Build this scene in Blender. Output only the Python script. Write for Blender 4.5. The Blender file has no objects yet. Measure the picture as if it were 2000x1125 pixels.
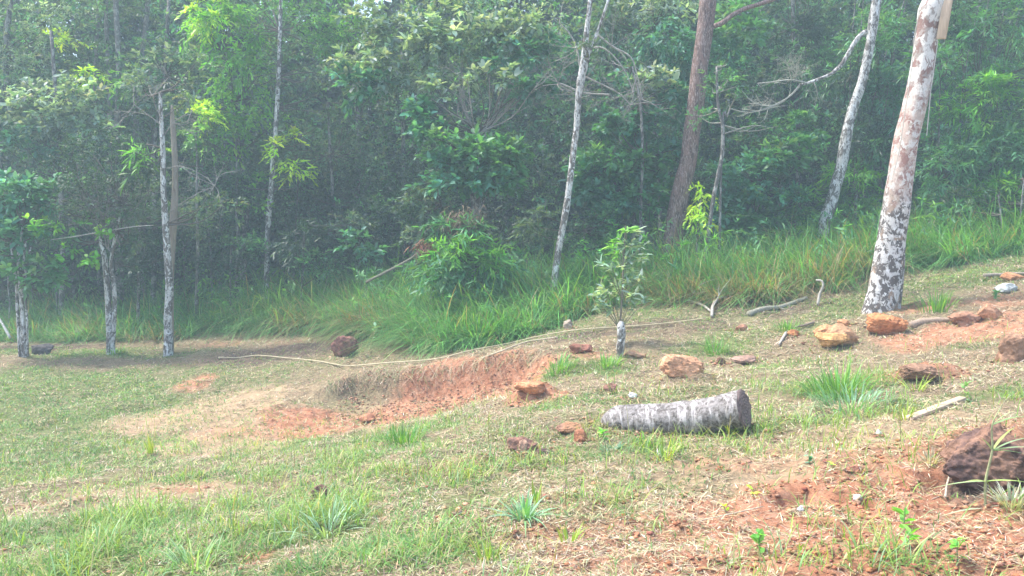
import bpy, math, random
import numpy as np
from mathutils import Vector
# ------------------------------------------------------------------ camera, world, sun, exposure
S = bpy.context.scene
CAMZ = 1.6; LENS = 28.0; F = LENS/36*2000.0
PITCH = math.atan((562.5-420)/F)
cam = bpy.data.cameras.new('camera'); camo = bpy.data.objects.new('camera', cam)
S.collection.objects.link(camo); S.camera = camo
cam.lens = LENS; cam.sensor_width = 36; cam.clip_end = 600; cam.clip_start = .05
camo.location = (0, 0, CAMZ); camo.rotation_euler = (math.pi/2-PITCH, 0, 0)
SUN_EL = math.radians(60); SUN_AZ = math.radians(-72)      # high on the left
world = bpy.data.worlds.new('World'); S.world = world; world.use_nodes = True
wn = world.node_tree; sky = wn.nodes.new('ShaderNodeTexSky'); sky.sky_type = 'NISHITA'
sky.sun_disc = False; sky.sun_elevation = SUN_EL; sky.sun_rotation = SUN_AZ
sky.air_density = 1.0; sky.dust_density = 3.0; sky.ozone_density = 1.0
wn.links.new(sky.outputs[0], wn.nodes['Background'].inputs[0]); wn.nodes['Background'].inputs[1].default_value = .15
sl = bpy.data.lights.new('sun', 'SUN'); so = bpy.data.objects.new('sun', sl); S.collection.objects.link(so)
sl.energy = 2.0; sl.angle = math.radians(8); sl.color = (1, .95, .86)
sd = Vector((math.sin(SUN_AZ)*math.cos(SUN_EL), math.cos(SUN_AZ)*math.cos(SUN_EL), math.sin(SUN_EL)))
so.rotation_euler = sd.to_track_quat('Z', 'Y').to_euler()
so.location = (0, 0, 30)
S.view_settings.view_transform = 'Standard'; S.view_settings.look = 'None'
S.view_settings.exposure = 1.87; S.view_settings.gamma = 1
R = np.random.default_rng(7)
# ------------------------------------------------------------------ numpy helpers
def hsh(ix, iy, iz, seed):
    h = (ix.astype(np.int64)*374761393 + iy.astype(np.int64)*668265263 + iz.astype(np.int64)*2147483647 + seed*974634777) & 0xffffffff
    h = ((h ^ (h >> 13))*1274126177) & 0xffffffff
    h = (h ^ (h >> 16)) & 0xffffffff
    return h/4294967295.0
def noise(x, y, z=None, seed=0):
    x = np.asarray(x, float); y = np.asarray(y, float); z = np.zeros_like(x) if z is None else np.asarray(z, float)
    fx, fy, fz = np.floor(x), np.floor(y), np.floor(z)
    tx, ty, tz = x-fx, y-fy, z-fz
    tx = tx*tx*(3-2*tx); ty = ty*ty*(3-2*ty); tz = tz*tz*(3-2*tz)
    r = 0
    for a in (0, 1):
        for b in (0, 1):
            for c in (0, 1):
                r = r + hsh(fx+a, fy+b, fz+c, seed)*(tx if a else 1-tx)*(ty if b else 1-ty)*(tz if c else 1-tz)
    return r
def fbm(x, y, z=None, seed=0, o=4):
    r = 0; a = .5; k = 1.0; t = 0
    for i in range(o):
        r = r + a*noise(np.asarray(x)*k, np.asarray(y)*k, None if z is None else np.asarray(z)*k, seed+i*17); t += a; a *= .5; k *= 2.03
    return r/t
def sst(a, b, x):
    t = np.clip((x-a)/(b-a), 0, 1); return t*t*(3-2*t)
def nrm(v): return v/np.maximum(np.linalg.norm(v, axis=-1, keepdims=True), 1e-9)
cp, sp_ = math.cos(PITCH), math.sin(PITCH)
def ray(px, py):
    a = (px-1000)/F; b = (562.5-py)/F
    return np.array([a, cp+b*sp_, -sp_+b*cp])
def W(px, py, Y):                    # photo pixel + distance ahead -> point in the place
    d = ray(px, py); return np.array([0, 0, CAMZ]) + d*(Y/d[1])
# ------------------------------------------------------------------ terrain
CPX = [(-200,1125,4.0),(400,1125,3.8),(1000,1125,3.4),(1600,1125,3.15),(2200,1125,2.9),
 (-100,1000,5.5),(400,1000,5.1),(1000,1000,4.25),(1500,1000,3.95),(2000,1000,3.6),
 (-100,860,8.2),(350,860,8.1),(700,870,6.9),(1000,860,5.75),(1330,865,5.45),(1700,860,4.9),(2100,860,4.3),
 (0,780,10),(400,780,10),(650,785,9.3),(750,812,8.7),(930,772,8.35),(950,785,7.7),(830,830,7.6),
 (750,722,10.1),(850,712,9.9),(1000,695,9.3),(1050,690,8.9),(1100,760,7.2),
 (-50,700,12.6),(330,692,13),(660,695,11.5),(850,690,10.8),(1000,655,11.2),(1210,700,8.6),(1330,735,7.8),(1500,700,8.3),
 (1700,605,10),(1900,605,9.4),(2000,545,10.4),(2000,700,6.9),(2200,520,10.5),(2000,485,13),
 (500,650,14.2),(500,610,16.5),(100,650,15.5),(1080,605,12.4),(1300,535,14),(1610,520,14.6),(1400,600,11.2),(1150,640,10.6),
 (1000,565,17),(1800,495,14.3),(2100,450,15.5)]
cpw = [W(*p) for p in CPX]
cpw += [np.array(p, float) for p in [(0,0,0),(4,0,.35),(-4,0,-.15),(8,2,.8),(-9,3,-.4),(0,-8,.2),(12,-8,1.2),(-14,-6,-.4),(14,6,1.2),(-16,12,-.6),
 (-20,22,-.5),(-8,22,-.3),(2,24,.5),(12,24,1.6),(24,20,2.2),(28,6,2.4),(-28,0,-.7),(-28,34,0),(0,36,1.2),(28,36,3)]]
cpw = np.array(cpw)
def tps(r): return np.where(r > 1e-9, r*r*np.log(np.maximum(r, 1e-9)), 0)
n = len(cpw); K = tps(np.linalg.norm(cpw[:, None, :2]-cpw[None, :, :2], axis=2)) + np.eye(n)*.25
P1 = np.c_[np.ones(n), cpw[:, :2]]; A = np.zeros((n+3, n+3)); A[:n, :n] = K; A[:n, n:] = P1; A[n:, :n] = P1.T
sol = np.linalg.solve(A, np.r_[cpw[:, 2], 0, 0, 0])
def base_h(x, y):
    cx = np.clip(x, -28, 28); cy = np.clip(y, -8, 36)
    z = sol[n]+sol[n+1]*cx+sol[n+2]*cy
    for i in range(n): z = z + sol[i]*tps(np.hypot(cx-cpw[i, 0], cy-cpw[i, 1]))
    return z + .30*np.maximum(y-36, 0) - .00*x
def axis(a, b, st, lo, hi, g=1.16):
    m = list(np.arange(a, b+1e-6, st)); s = st; l = []; v = a
    while v > lo: s *= g; v -= s; l.append(v)
    s = st; r = []; v = m[-1]
    while v < hi: s *= g; v += s; r.append(v)
    return np.array(l[::-1]+m+r)
GX = axis(-9.5, 9.8, .036, -95, 95); GY = axis(2.5, 15, .036, -30, 110)
gx, gy = np.meshgrid(GX, GY)
GZ0 = base_h(gx, gy)
def interp(Z, x, y):
    x = np.asarray(x, float); y = np.asarray(y, float)
    i = np.clip(np.searchsorted(GX, x)-1, 0, len(GX)-2); j = np.clip(np.searchsorted(GY, y)-1, 0, len(GY)-2)
    u = np.clip((x-GX[i])/(GX[i+1]-GX[i]), 0, 1); v = np.clip((y-GY[j])/(GY[j+1]-GY[j]), 0, 1)
    return Z[j, i]*(1-u)*(1-v)+Z[j, i+1]*u*(1-v)+Z[j+1, i]*(1-u)*v+Z[j+1, i+1]*u*v
def G0(px, py, Z=None):              # where the sight line of a photo pixel meets the ground
    Z = GZ0 if Z is None else Z
    d = ray(px, py); ts = np.linspace(2.2, 45, 3000)/d[1]
    P = np.array([0, 0, CAMZ]) + ts[:, None]*d; h = interp(Z, P[:, 0], P[:, 1])
    k = np.argmax(P[:, 2] <= h)
    return P[k] if P[k, 2] <= h[k] else P[-1]
def patch(x, y, lst, seed):
    r = np.zeros_like(x); wx = (fbm(x*1.1, y*1.1, seed=seed)-.5)*1.3; wy = (fbm(x*1.1, y*1.1, seed=seed+5)-.5)*1.3
    for px, py, rx, ry, s in lst:
        c = patch.c.setdefault((px, py), G0(px, py))
        d = np.hypot((x-c[0]+wx*min(rx, 1)*.8)/rx, (y-c[1]+wy*min(ry, 1)*.8)/ry)
        r = np.maximum(r, s*sst(1.15, .45, d))
    return r
patch.c = {}
RED = [(660,815,1.0,.9,1),(650,800,.95,.7,1),(740,785,.9,.8,1),(850,745,1.3,.8,1),(960,735,.7,.5,1),(1030,700,.35,.35,.9),(540,840,1.2,.6,.45),(375,750,.35,.6,.6),(1700,980,1.15,.55,.95),
 (1400,1040,1.0,.45,.55),(1600,1090,.9,.5,.95),(1250,1080,.5,.3,.55),(1900,1060,.8,.5,.9),(1850,660,1.1,.8,.75),(1950,640,1.0,.8,.7),(1800,740,.5,.4,.6),(1500,900,.9,.4,.35),(1850,880,.8,.5,.55),
 (600,670,1.2,.7,.3),(450,670,1.0,.5,.35),(1130,690,.5,.4,.5),(1040,775,.35,.3,.8),(1000,900,.8,.5,.35),(1100,1000,.9,.4,.3),(1960,590,.9,.5,.5),(1800,600,.7,.4,.5),(500,1080,.15,.2,.6),(330,960,.5,.2,.5),(80,990,.5,.2,.4)]
TAN = [(560,830,2.2,1.1,1),(430,820,1.6,1.0,.9),(400,880,1.1,.5,.8),(500,780,1.2,.6,.6),(1400,930,1.6,.8,.5),(1650,860,1.2,.8,.6),(300,960,.9,.4,.6),(1800,980,1.4,.8,.4),(1200,940,1.5,.7,.3)]
DARKL = [(690,735,.5,.25,.2),(560,690,2.2,.7,.6),(330,685,1.2,.35,.4),(760,690,1,.25,.35),(1280,640,1.2,.7,.5),(1100,660,1.0,.4,.6),(1500,600,1.4,.7,.5),(1800,570,.8,.5,.4),(80,680,1.5,.5,.6),(1930,940,.30,.3,.9)]
GRN = [(1000,930,1.0,.6,.6),(1200,980,.9,.4,.5),(930,1000,.8,.4,.6),(1450,760,.9,.5,.45),(1080,880,.6,.3,.5),(1560,820,.7,.3,.4),(1150,780,.8,.4,.6),(180,690,2.8,.7,.8),(150,860,5,2.4,.72),(450,1020,3.2,.9,.6),(800,950,1.6,1.0,.5),(300,740,3.6,1.2,.5),(1150,850,2.2,1.2,.3),(1300,620,2.5,1.3,.5),(60,760,2.6,1.6,1),(250,800,1.6,1,.7),(60,900,2.2,.9,1),(250,740,2,.8,.5),(480,760,1,.6,.35),(600,910,1.6,.45,.9),(780,850,.9,.5,1),(860,810,.7,.4,.8),(900,900,1,.5,.6),
 (100,1050,1.6,.5,1),(400,1060,1.3,.5,.95),(650,1030,1.0,.5,.8),(250,1110,1.5,.4,1),(620,1110,1.0,.3,.9),(850,1060,.5,.3,.7),(800,970,.8,.4,.6),(1100,720,.8,.5,.7),(1180,720,.4,.4,.7),(1280,780,1.3,.5,.35),
 (1500,650,1.2,.6,.6),(1420,680,.8,.6,.6),(1650,750,.5,.5,1),(1700,800,.7,.3,.5),(1850,780,1,.35,.5),(1330,890,1.0,.3,.5),(1240,880,.6,.3,.5),(1640,600,1.3,.8,.7),(1850,550,1.6,1,.8),(1960,500,1.5,1,.9),(1900,680,.5,.2,.4),
 (1050,830,.7,.4,.4),(1150,1020,.5,.3,.4),(430,720,.8,.4,.4),(1560,720,.8,.5,.5),(1820,1110,.4,.2,.5),(1450,820,1.2,.5,.25)]
mR = patch(gx, gy, RED, 3); mT = patch(gx, gy, TAN, 9); mD = patch(gx, gy, DARKL, 12); mG = patch(gx, gy, GRN, 21)
near = sst(18, 13, gy)*sst(12, 9, np.abs(gx))
fb1 = fbm(gx*1.6, gy*1.6, seed=31); fb2 = fbm(gx*7, gy*7, seed=41, o=3); fb3 = fbm(gx*19, gy*19, seed=51, o=2)
rid = 1-np.abs(fbm(gx*9, gy*9, seed=61, o=3)*2-1)
GZ = GZ0 + near*((fb1-.5)*.10 + (fb2-.5)*(.05+.05*mR) + (fb3-.5)*(.022+.03*mR) + (rid-.8)*.05*mR)
tl = np.array([G0(a, b_)[:2] for a, b_ in [(665,738),(700,727),(760,726),(850,715),(930,704),(1000,691),(1050,684)]])
yt = np.interp(gx, tl[:, 0], tl[:, 1]); dd_ = yt-gy+(fbm(gx*2.5, gy*2.5, seed=91)-.5)*.22
GZ = GZ-.34*sst(0, .30, dd_)*(1-sst(.7, 1.9, dd_))*sst(tl[0, 0]-.7, tl[0, 0]+.5, gx)*sst(tl[-1, 0]+.25, tl[-1, 0]-.3, gx)*(1+.25*(fb2-.5))
def dig(px, py, rx, ry, dz, e=1.0):
    global GZ
    c = G0(px, py); d = np.hypot((gx-c[0])/rx, (gy-c[1])/ry); GZ = GZ + dz*sst(1.1*e, .5, d)
dig(1553, 970, .15, .11, -.17); dig(1670, 915, .06, .05, -.05); dig(1340, 745, .3, .2, .05); dig(1800, 740, .35, .22, .10); dig(1040, 772, .28, .2, .09)
dig(1900, 940, .33, .2, -.05); dig(1960, 870, .5, .2, .10); dig(720, 790, .4, .3, -.02)
def T(x, y): return interp(GZ, x, y)
def G(px, py): return G0(px, py, GZ)
# ------------------------------------------------------------------ mesh builder
class MB:
    def __init__(s): s.v = []; s.t = []; s.q = []; s.c = []; s.n = 0
    def add(s, v, tris=None, quads=None, col=None):
        v = np.asarray(v, float).reshape(-1, 3)
        if tris is not None and len(tris): s.t.append(np.asarray(tris, np.int64).reshape(-1, 3)+s.n)
        if quads is not None and len(quads): s.q.append(np.asarray(quads, np.int64).reshape(-1, 4)+s.n)
        c = np.ones((len(v), 3))*.5 if col is None else np.broadcast_to(np.asarray(col, float), (len(v), 3))
        s.v.append(v); s.c.append(c); s.n += len(v)
    def build(s, name, mat, parent=None, smooth=True, loc=None, label=None):
        V = np.concatenate(s.v); C = np.concatenate(s.c)
        off = np.array(loc) if loc is not None else (np.array(parent['_o']) if parent is not None else np.zeros(3))
        V = V-off
        t = np.concatenate(s.t) if s.t else np.zeros((0, 3), np.int64); q = np.concatenate(s.q) if s.q else np.zeros((0, 4), np.int64)
        me = bpy.data.meshes.new(name); me.vertices.add(len(V)); me.vertices.foreach_set('co', V.astype(np.float32).ravel())
        nl = len(t)*3+len(q)*4; me.loops.add(nl); me.loops.foreach_set('vertex_index', np.concatenate([t.ravel(), q.ravel()]).astype(np.int32))
        me.polygons.add(len(t)+len(q))
        me.polygons.foreach_set('loop_start', np.concatenate([np.arange(len(t))*3, len(t)*3+np.arange(len(q))*4]).astype(np.int32))
        if smooth: me.polygons.foreach_set('use_smooth', np.ones(len(t)+len(q), bool))
        at = me.color_attributes.new('col', 'FLOAT_COLOR', 'POINT')
        at.data.foreach_set('color', np.c_[C, np.ones(len(C))].astype(np.float32).ravel())
        me.update(calc_edges=True); me.validate()
        me.materials.append(mat)
        o = bpy.data.objects.new(name, me); S.collection.objects.link(o)
        if loc is not None: o.location = loc
        if parent is not None: o.parent = parent
        if label: o['label'] = label
        return o
ALL = []
def thing(name, label, cat, loc, group=None):
    o = bpy.data.objects.new(name, None); S.collection.objects.link(o); o.location = loc; o.empty_display_size = .1
    o['label'] = label; o['category'] = cat; o['_o'] = [float(a) for a in loc]
    if group: o['group'] = group
    ALL.append(o); return o
def tag(o, label, cat, group=None):
    o['label'] = label; o['category'] = cat
    if group: o['group'] = group
    return o
def kind(o, k, label=None, cat=None):
    o['kind'] = k
    if label: o['label'] = label
    if cat: o['category'] = cat
    return o
# ------------------------------------------------------------------ materials
def mat(name):
    m = bpy.data.materials.new(name); m.use_nodes = True; nt = m.node_tree; return m, nt, nt.nodes['Principled BSDF']
def ramp(nt, src, stops, interp_='LINEAR'):
    r = nt.nodes.new('ShaderNodeValToRGB'); nt.links.new(src, r.inputs[0]); r.color_ramp.interpolation = interp_
    e = r.color_ramp.elements
    while len(e) < len(stops): e.new(.5)
    for k, (p, c) in enumerate(stops): e[k].position = p; e[k].color = (*c, 1) if len(c) == 3 else c
    return r.outputs[0]
def ntex(nt, scale, detail=6, rough=.6, vec=None, dist=0):
    t = nt.nodes.new('ShaderNodeTexNoise'); t.inputs['Scale'].default_value = scale; t.inputs['Detail'].default_value = detail
    t.inputs['Roughness'].default_value = rough; t.inputs['Distortion'].default_value = dist
    if vec is not None: nt.links.new(vec, t.inputs['Vector'])
    return t.outputs[0]
def mixc(nt, a, b, f, mode='MIX'):
    m = nt.nodes.new('ShaderNodeMix'); m.data_type = 'RGBA'; m.blend_type = mode
    for sock, val in ((m.inputs[6], a), (m.inputs[7], b), (m.inputs[0], f)):
        if isinstance(val, (int, float)): sock.default_value = val
        elif isinstance(val, tuple): sock.default_value = (*val, 1)
        else: nt.links.new(val, sock)
    return m.outputs[2]
def objco(nt, sc=(1, 1, 1)):
    t = nt.nodes.new('ShaderNodeTexCoord'); mp = nt.nodes.new('ShaderNodeMapping'); mp.inputs['Scale'].default_value = sc
    nt.links.new(t.outputs['Object'], mp.inputs[0]); return mp.outputs[0]
def attr(nt, name='col'):
    a = nt.nodes.new('ShaderNodeAttribute'); a.attribute_name = name; return a.outputs['Color']
def bump(nt, b, h, strength, dist):
    n_ = nt.nodes.new('ShaderNodeBump'); n_.inputs['Strength'].default_value = strength; n_.inputs['Distance'].default_value = dist
    nt.links.new(h, n_.inputs['Height']); nt.links.new(n_.outputs[0], b.inputs['Normal'])
def leafmat(name, rough=.42, trans=.35, spec=.5):
    m, nt, b = mat(name); c = attr(nt)
    v = mixc(nt, c, (1, 1, 1), 0.0)
    nt.links.new(c, b.inputs['Base Color']); b.inputs['Roughness'].default_value = rough; b.inputs['Specular IOR Level'].default_value = spec
    tr = nt.nodes.new('ShaderNodeBsdfTranslucent'); tc = mixc(nt, c, (1.9, 1.8, .55), 1.0, 'MULTIPLY'); nt.links.new(tc, tr.inputs[0])
    mx = nt.nodes.new('ShaderNodeMixShader'); mx.inputs[0].default_value = trans
    nt.links.new(b.outputs[0], mx.inputs[1]); nt.links.new(tr.outputs[0], mx.inputs[2])
    nt.links.new(mx.outputs[0], nt.nodes['Material Output'].inputs[0]); return m
M = {}
M['leaf'] = leafmat('leaf', .48, .35, .4); M['grass'] = leafmat('grass_blade', .5, .3, .35)
def colmat(name, rough=.85, ns=30, amt=.5, bs=.3, bd=.01, spec=.3):       # attribute colour broken up by noise
    m, nt, b = mat(name); co = objco(nt); f = ntex(nt, ns, 7, .65, co)
    g = ramp(nt, f, [(.3, (1-amt,)*3), (.7, (1+amt*.4,)*3)])
    c = mixc(nt, attr(nt), g, 1.0, 'MULTIPLY'); nt.links.new(c, b.inputs['Base Color']); b.inputs['Roughness'].default_value = rough
    b.inputs['Specular IOR Level'].default_value = spec; bump(nt, b, f, bs, bd); return m
M['twig'] = colmat('twig_bark', .85, 40, .5, .4, .004); M['rock'] = colmat('clod_soil', .95, 22, .55, .9, .02, .1); M['straw'] = colmat('dry_straw', .7, 25, .3, .1, .002)
def barkmat(name, base, blots, sc=(1, 1, .55), scale=9, bs=.5):
    m, nt, b = mat(name); co = objco(nt, sc); c = base
    for i, (col, th, s, wdt) in enumerate(blots):
        f = ntex(nt, scale*s, 5, .62, co if i % 2 == 0 else objco(nt, (sc[0]*1.1+i, sc[1], sc[2]*1.2)), .6)
        msk = ramp(nt, f, [(th, (0, 0, 0)), (th+wdt, (1, 1, 1))])
        c = mixc(nt, c, col, msk)
    g = ramp(nt, ntex(nt, 60, 6, .7, co), [(.3, (.72,)*3), (.75, (1.15,)*3)]); c = mixc(nt, c, g, 1.0, 'MULTIPLY')
    nt.links.new(c, b.inputs['Base Color']); b.inputs['Roughness'].default_value = .85; b.inputs['Specular IOR Level'].default_value = .25
    bump(nt, b, ntex(nt, 24, 8, .7, co), bs, .02); return m
M['bark_white'] = barkmat('white_lichen_bark', (.17, .15, .135), [((.58, .57, .55), .475, 1.1, .05), ((.09, .08, .07), .555, 2.6, .04), ((.74, .75, .75), .57, 1.8, .03), ((.28, .26, .23), .58, 4.5, .06)])
M['bark_grey'] = barkmat('grey_lichen_bark', (.13, .12, .11), [((.34, .33, .31), .50, 1.4, .05), ((.55, .55, .54), .62, 3, .03)])
M['bark_pale'] = barkmat('pale_dim_bark', (.20, .185, .17), [((.36, .35, .33), .48, 1.6, .08), ((.13, .12, .10), .58, 3.2, .07), ((.50, .50, .49), .62, 2.4, .05)])
M['bark_red'] = barkmat('red_brown_bark', (.22, .14, .12), [((.10, .06, .055), .49, 1.2, .1), ((.42, .34, .31), .53, 2.8, .05), ((.29, .175, .145), .56, .9, .1), ((.10, .07, .06), .58, 4, .05)], (1, 1, .3), 14, .9)
M['bark_tan'] = barkmat('dead_tan_wood', (.34, .29, .24), [((.25, .19, .15), .55, 1.2, .1)], (1, 1, .12), 14)
# big tree bark: zones up the stem
m, nt, b = mat('blotched_pale_bark'); co = objco(nt, (1, 1, .75)); tc = nt.nodes.new('ShaderNodeTexCoord'); sx = nt.nodes.new('ShaderNodeSeparateXYZ'); nt.links.new(tc.outputs['Object'], sx.inputs[0])
def zone(lo, hi, nz=.5):
    ad = nt.nodes.new('ShaderNodeMath'); ad.operation = 'MULTIPLY_ADD'; nt.links.new(ntex(nt, 5, 4, .6, co), ad.inputs[0]); ad.inputs[1].default_value = nz; nt.links.new(sx.outputs[2], ad.inputs[2])
    mr = nt.nodes.new('ShaderNodeMapRange'); mr.inputs[1].default_value = lo+nz/2; mr.inputs[2].default_value = hi+nz/2; nt.links.new(ad.outputs[0], mr.inputs[0]); return mr.outputs[0]
def msk(scale, th, w, dist=.5, c=None): return ramp(nt, ntex(nt, scale, 5, .6, c or co, dist), [(th, (0, 0, 0)), (th+w, (1, 1, 1))])
low = mixc(nt, (.14, .12, .11), (.62, .60, .575), msk(12, .48, .05)); low = mixc(nt, low, (.34, .25, .19), msk(5, .57, .06)); low = mixc(nt, low, (.12, .105, .095), msk(26, .56, .06)); low = mixc(nt, low, (.78, .77, .76), msk(22, .58, .04))
mid = mixc(nt, (.55, .43, .37), (.34, .19, .16), msk(8, .49, .04)); mid = mixc(nt, mid, (.66, .62, .58), msk(16, .53, .04)); mid = mixc(nt, mid, (.40, .33, .27), msk(28, .58, .05))
top = mixc(nt, (.70, .67, .63), (.28, .17, .145), msk(7, .52, .04)); top = mixc(nt, top, (.36, .31, .28), msk(15, .53, .06))
c = mixc(nt, low, mid, zone(1.25, 1.75, 1.1)); c = mixc(nt, c, top, zone(2.3, 2.9, 1.0))
g = ramp(nt, ntex(nt, 70, 6, .7, co), [(.3, (.75,)*3), (.75, (1.12,)*3)]); c = mixc(nt, c, g, 1.0, 'MULTIPLY')
nt.links.new(c, b.inputs['Base Color']); b.inputs['Roughness'].default_value = .85; b.inputs['Specular IOR Level'].default_value = .2
bump(nt, b, ntex(nt, 22, 8, .7, co), .5, .02); M['bark_big'] = m
# ground
m, nt, b = mat('ground_soil'); co = objco(nt)
sep = nt.nodes.new('ShaderNodeSeparateColor'); nt.links.new(attr(nt, 'col'), sep.inputs[0])
sep2 = nt.nodes.new('ShaderNodeSeparateColor'); nt.links.new(attr(nt, 'mask'), sep2.inputs[0])
n1 = ntex(nt, 9, 8, .7, co); n2 = ntex(nt, 40, 8, .75, co); n3 = ntex(nt, 2.2, 5, .6, co)
lit = ramp(nt, n2, [(.30, (.10, .08, .05)), (.48, (.24, .185, .115)), (.62, (.38, .30, .19)), (.75, (.50, .42, .28))])
red = ramp(nt, n1, [(.3, (.26, .11, .065)), (.5, (.46, .22, .13)), (.68, (.56, .33, .22)), (.8, (.62, .44, .32))])
tan = ramp(nt, n1, [(.3, (.30, .21, .13)), (.6, (.48, .35, .22)), (.8, (.58, .45, .30))])
drk = ramp(nt, n2, [(.3, (.07, .05, .04)), (.6, (.20, .14, .11)), (.8, (.34, .26, .20))])
grn = ramp(nt, n2, [(.3, (.10, .11, .05)), (.6, (.22, .25, .10)), (.8, (.36, .36, .17))])
def jit(s, k=1.1):
    a = nt.nodes.new('ShaderNodeMath'); a.operation = 'MULTIPLY_ADD'; nt.links.new(n1, a.inputs[0]); a.inputs[1].default_value = k; nt.links.new(s, a.inputs[2])
    mr = nt.nodes.new('ShaderNodeMapRange'); mr.inputs[1].default_value = .75; mr.inputs[2].default_value = 1.2; nt.links.new(a.outputs[0], mr.inputs[0]); return mr.outputs[0]
c = mixc(nt, lit, grn, jit(sep.outputs[2])); c = mixc(nt, c, tan, jit(sep.outputs[1])); c = mixc(nt, c, red, jit(sep.outputs[0])); c = mixc(nt, c, drk, jit(sep2.outputs[0]))
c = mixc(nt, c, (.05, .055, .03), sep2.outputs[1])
nt.links.new(c, b.inputs['Base Color']); b.inputs['Roughness'].default_value = 1; b.inputs['Specular IOR Level'].default_value = .1
bump(nt, b, n2, .9, .03); M['ground'] = m
# ------------------------------------------------------------------ ground sheet
ny, nx = gx.shape
idx = np.arange(ny*nx).reshape(ny, nx); qd = np.stack([idx[:-1, :-1], idx[:-1, 1:], idx[1:, 1:], idx[1:, :-1]], -1).reshape(-1, 4)
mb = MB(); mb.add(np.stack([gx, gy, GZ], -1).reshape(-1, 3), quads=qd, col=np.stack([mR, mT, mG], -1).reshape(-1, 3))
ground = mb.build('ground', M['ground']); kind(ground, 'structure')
wood = np.clip(sst(15.5, 18, gy) + sst(8, 11, np.abs(gx))*sst(13, 16, gy), 0, 1)  # wood floor and hill painted dark so gaps between trees look shaded
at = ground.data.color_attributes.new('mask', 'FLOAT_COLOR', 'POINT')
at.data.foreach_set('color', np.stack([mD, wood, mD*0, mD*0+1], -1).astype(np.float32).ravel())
# ------------------------------------------------------------------ blades, leaves, tubes
def vcol(base, n, var=.18, r=R):      # per-item colour variation
    base = np.asarray(base, float); k = np.exp(r.normal(0, var, (n, 1))); h = 1+r.normal(0, var*.35, (n, 3)); return np.clip(base*k*h, .005, .95)
def pick(cols, wts, n, var=.15, r=R):
    cols = np.array(cols, float); w = np.array(wts, float); i = r.choice(len(cols), n, p=w/w.sum()); return vcol(cols[i], n, var, r)
def blades(mb, P, D, L, Wd, droop, col, seg=3, tipcol=None):   # arching strips: P base, D start direction
    n = len(P); L = np.broadcast_to(L, (n,)); Wd = np.broadcast_to(Wd, (n,)); droop = np.broadcast_to(droop, (n,))
    hz = D.copy(); hz[:, 2] = 0; hz = nrm(hz+1e-6); side = np.stack([-hz[:, 1], hz[:, 0], hz[:, 2]*0], 1)
    ts = np.linspace(0, 1, seg+1); V = []
    for k, t in enumerate(ts):
        c = P + D*(L*t)[:, None] + hz*(L*droop*t*t*.45)[:, None]; c[:, 2] -= L*droop*t*t*.75
        w = Wd*(1-t**1.6)*.5*(.7+.6*min(t*3, 1)) if k < seg else Wd*0
        if k < seg: V.append(c-side*w[:, None]); V.append(c+side*w[:, None])
        else: V.append(c)
    m = 2*seg+1; V = np.stack(V, 1); o = (np.arange(n)*m)[:, None]
    q = np.concatenate([o+np.array([[2*k, 2*k+1, 2*k+3, 2*k+2]]) for k in range(seg-1)]) if seg > 1 else None
    t_ = o+np.array([[2*seg-2, 2*seg-1, 2*seg]])
    mb.add(V.reshape(-1, 3), tris=t_, quads=q, col=np.repeat(col, m, 0))
LT = {  # leaf templates: (t along, s across, h up) vertices, tris
 'oval': (np.array([(0,0,0),(.3,0,-.02),(.68,0,-.03),(1,0,-.08),(.3,-.5,.05),(.68,-.42,.03),(.3,.5,.05),(.68,.42,.03)]), [(0,4,1),(0,1,6),(1,4,5),(1,5,2),(1,2,7),(1,7,6),(2,5,3),(2,3,7)]),
 'dia': (np.array([(0,0,0),(.45,-.5,.05),(1,0,-.05),(.45,.5,.05)]), [(0,1,2),(0,2,3)]),
 'lance': (np.array([(0,0,0),(.35,-.5,.0),(.35,.5,.0),(.75,-.3,-.06),(.75,.3,-.06),(1,0,-.16)]), [(0,1,2),(1,3,4),(1,4,2),(3,5,4)])}
def leaves(mb, P, D, L, Wd, col, tpl='dia', up=None, r=R, tilt=.35):
    n = len(P); tv, tf = LT[tpl]; D = nrm(D); U = np.zeros((n, 3)); U[:, 2] = 1; U = U + r.normal(0, tilt, (n, 3))
    Sd = nrm(np.cross(D, U)); N = np.cross(Sd, D); L = np.broadcast_to(L, (n,))[:, None, None]; Wd = np.broadcast_to(Wd, (n,))[:, None, None]
    V = P[:, None] + D[:, None]*tv[None, :, :1]*L + Sd[:, None]*tv[None, :, 1:2]*Wd + N[:, None]*tv[None, :, 2:]*L
    f = (np.arange(n)*len(tv))[:, None, None]+np.array(tf)[None]
    mb.add(V.reshape(-1, 3), tris=f.reshape(-1, 3), col=np.repeat(col, len(tv), 0))
STY = { # tpl, leaves per spray, length, width ratio, spray length, droop
 'big': ('oval', 8, .128, .47, .13, .25), 'mid': ('dia', 8, .09, .44, .14, .3), 'small': ('dia', 9, .055, .5, .12, .2),
 'lance': ('lance', 10, .16, .17, .20, .55), 'hang': ('lance', 10, .125, .34, .22, .8), 'far': ('dia', 8, .16, .5, .3, .3)}
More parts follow.
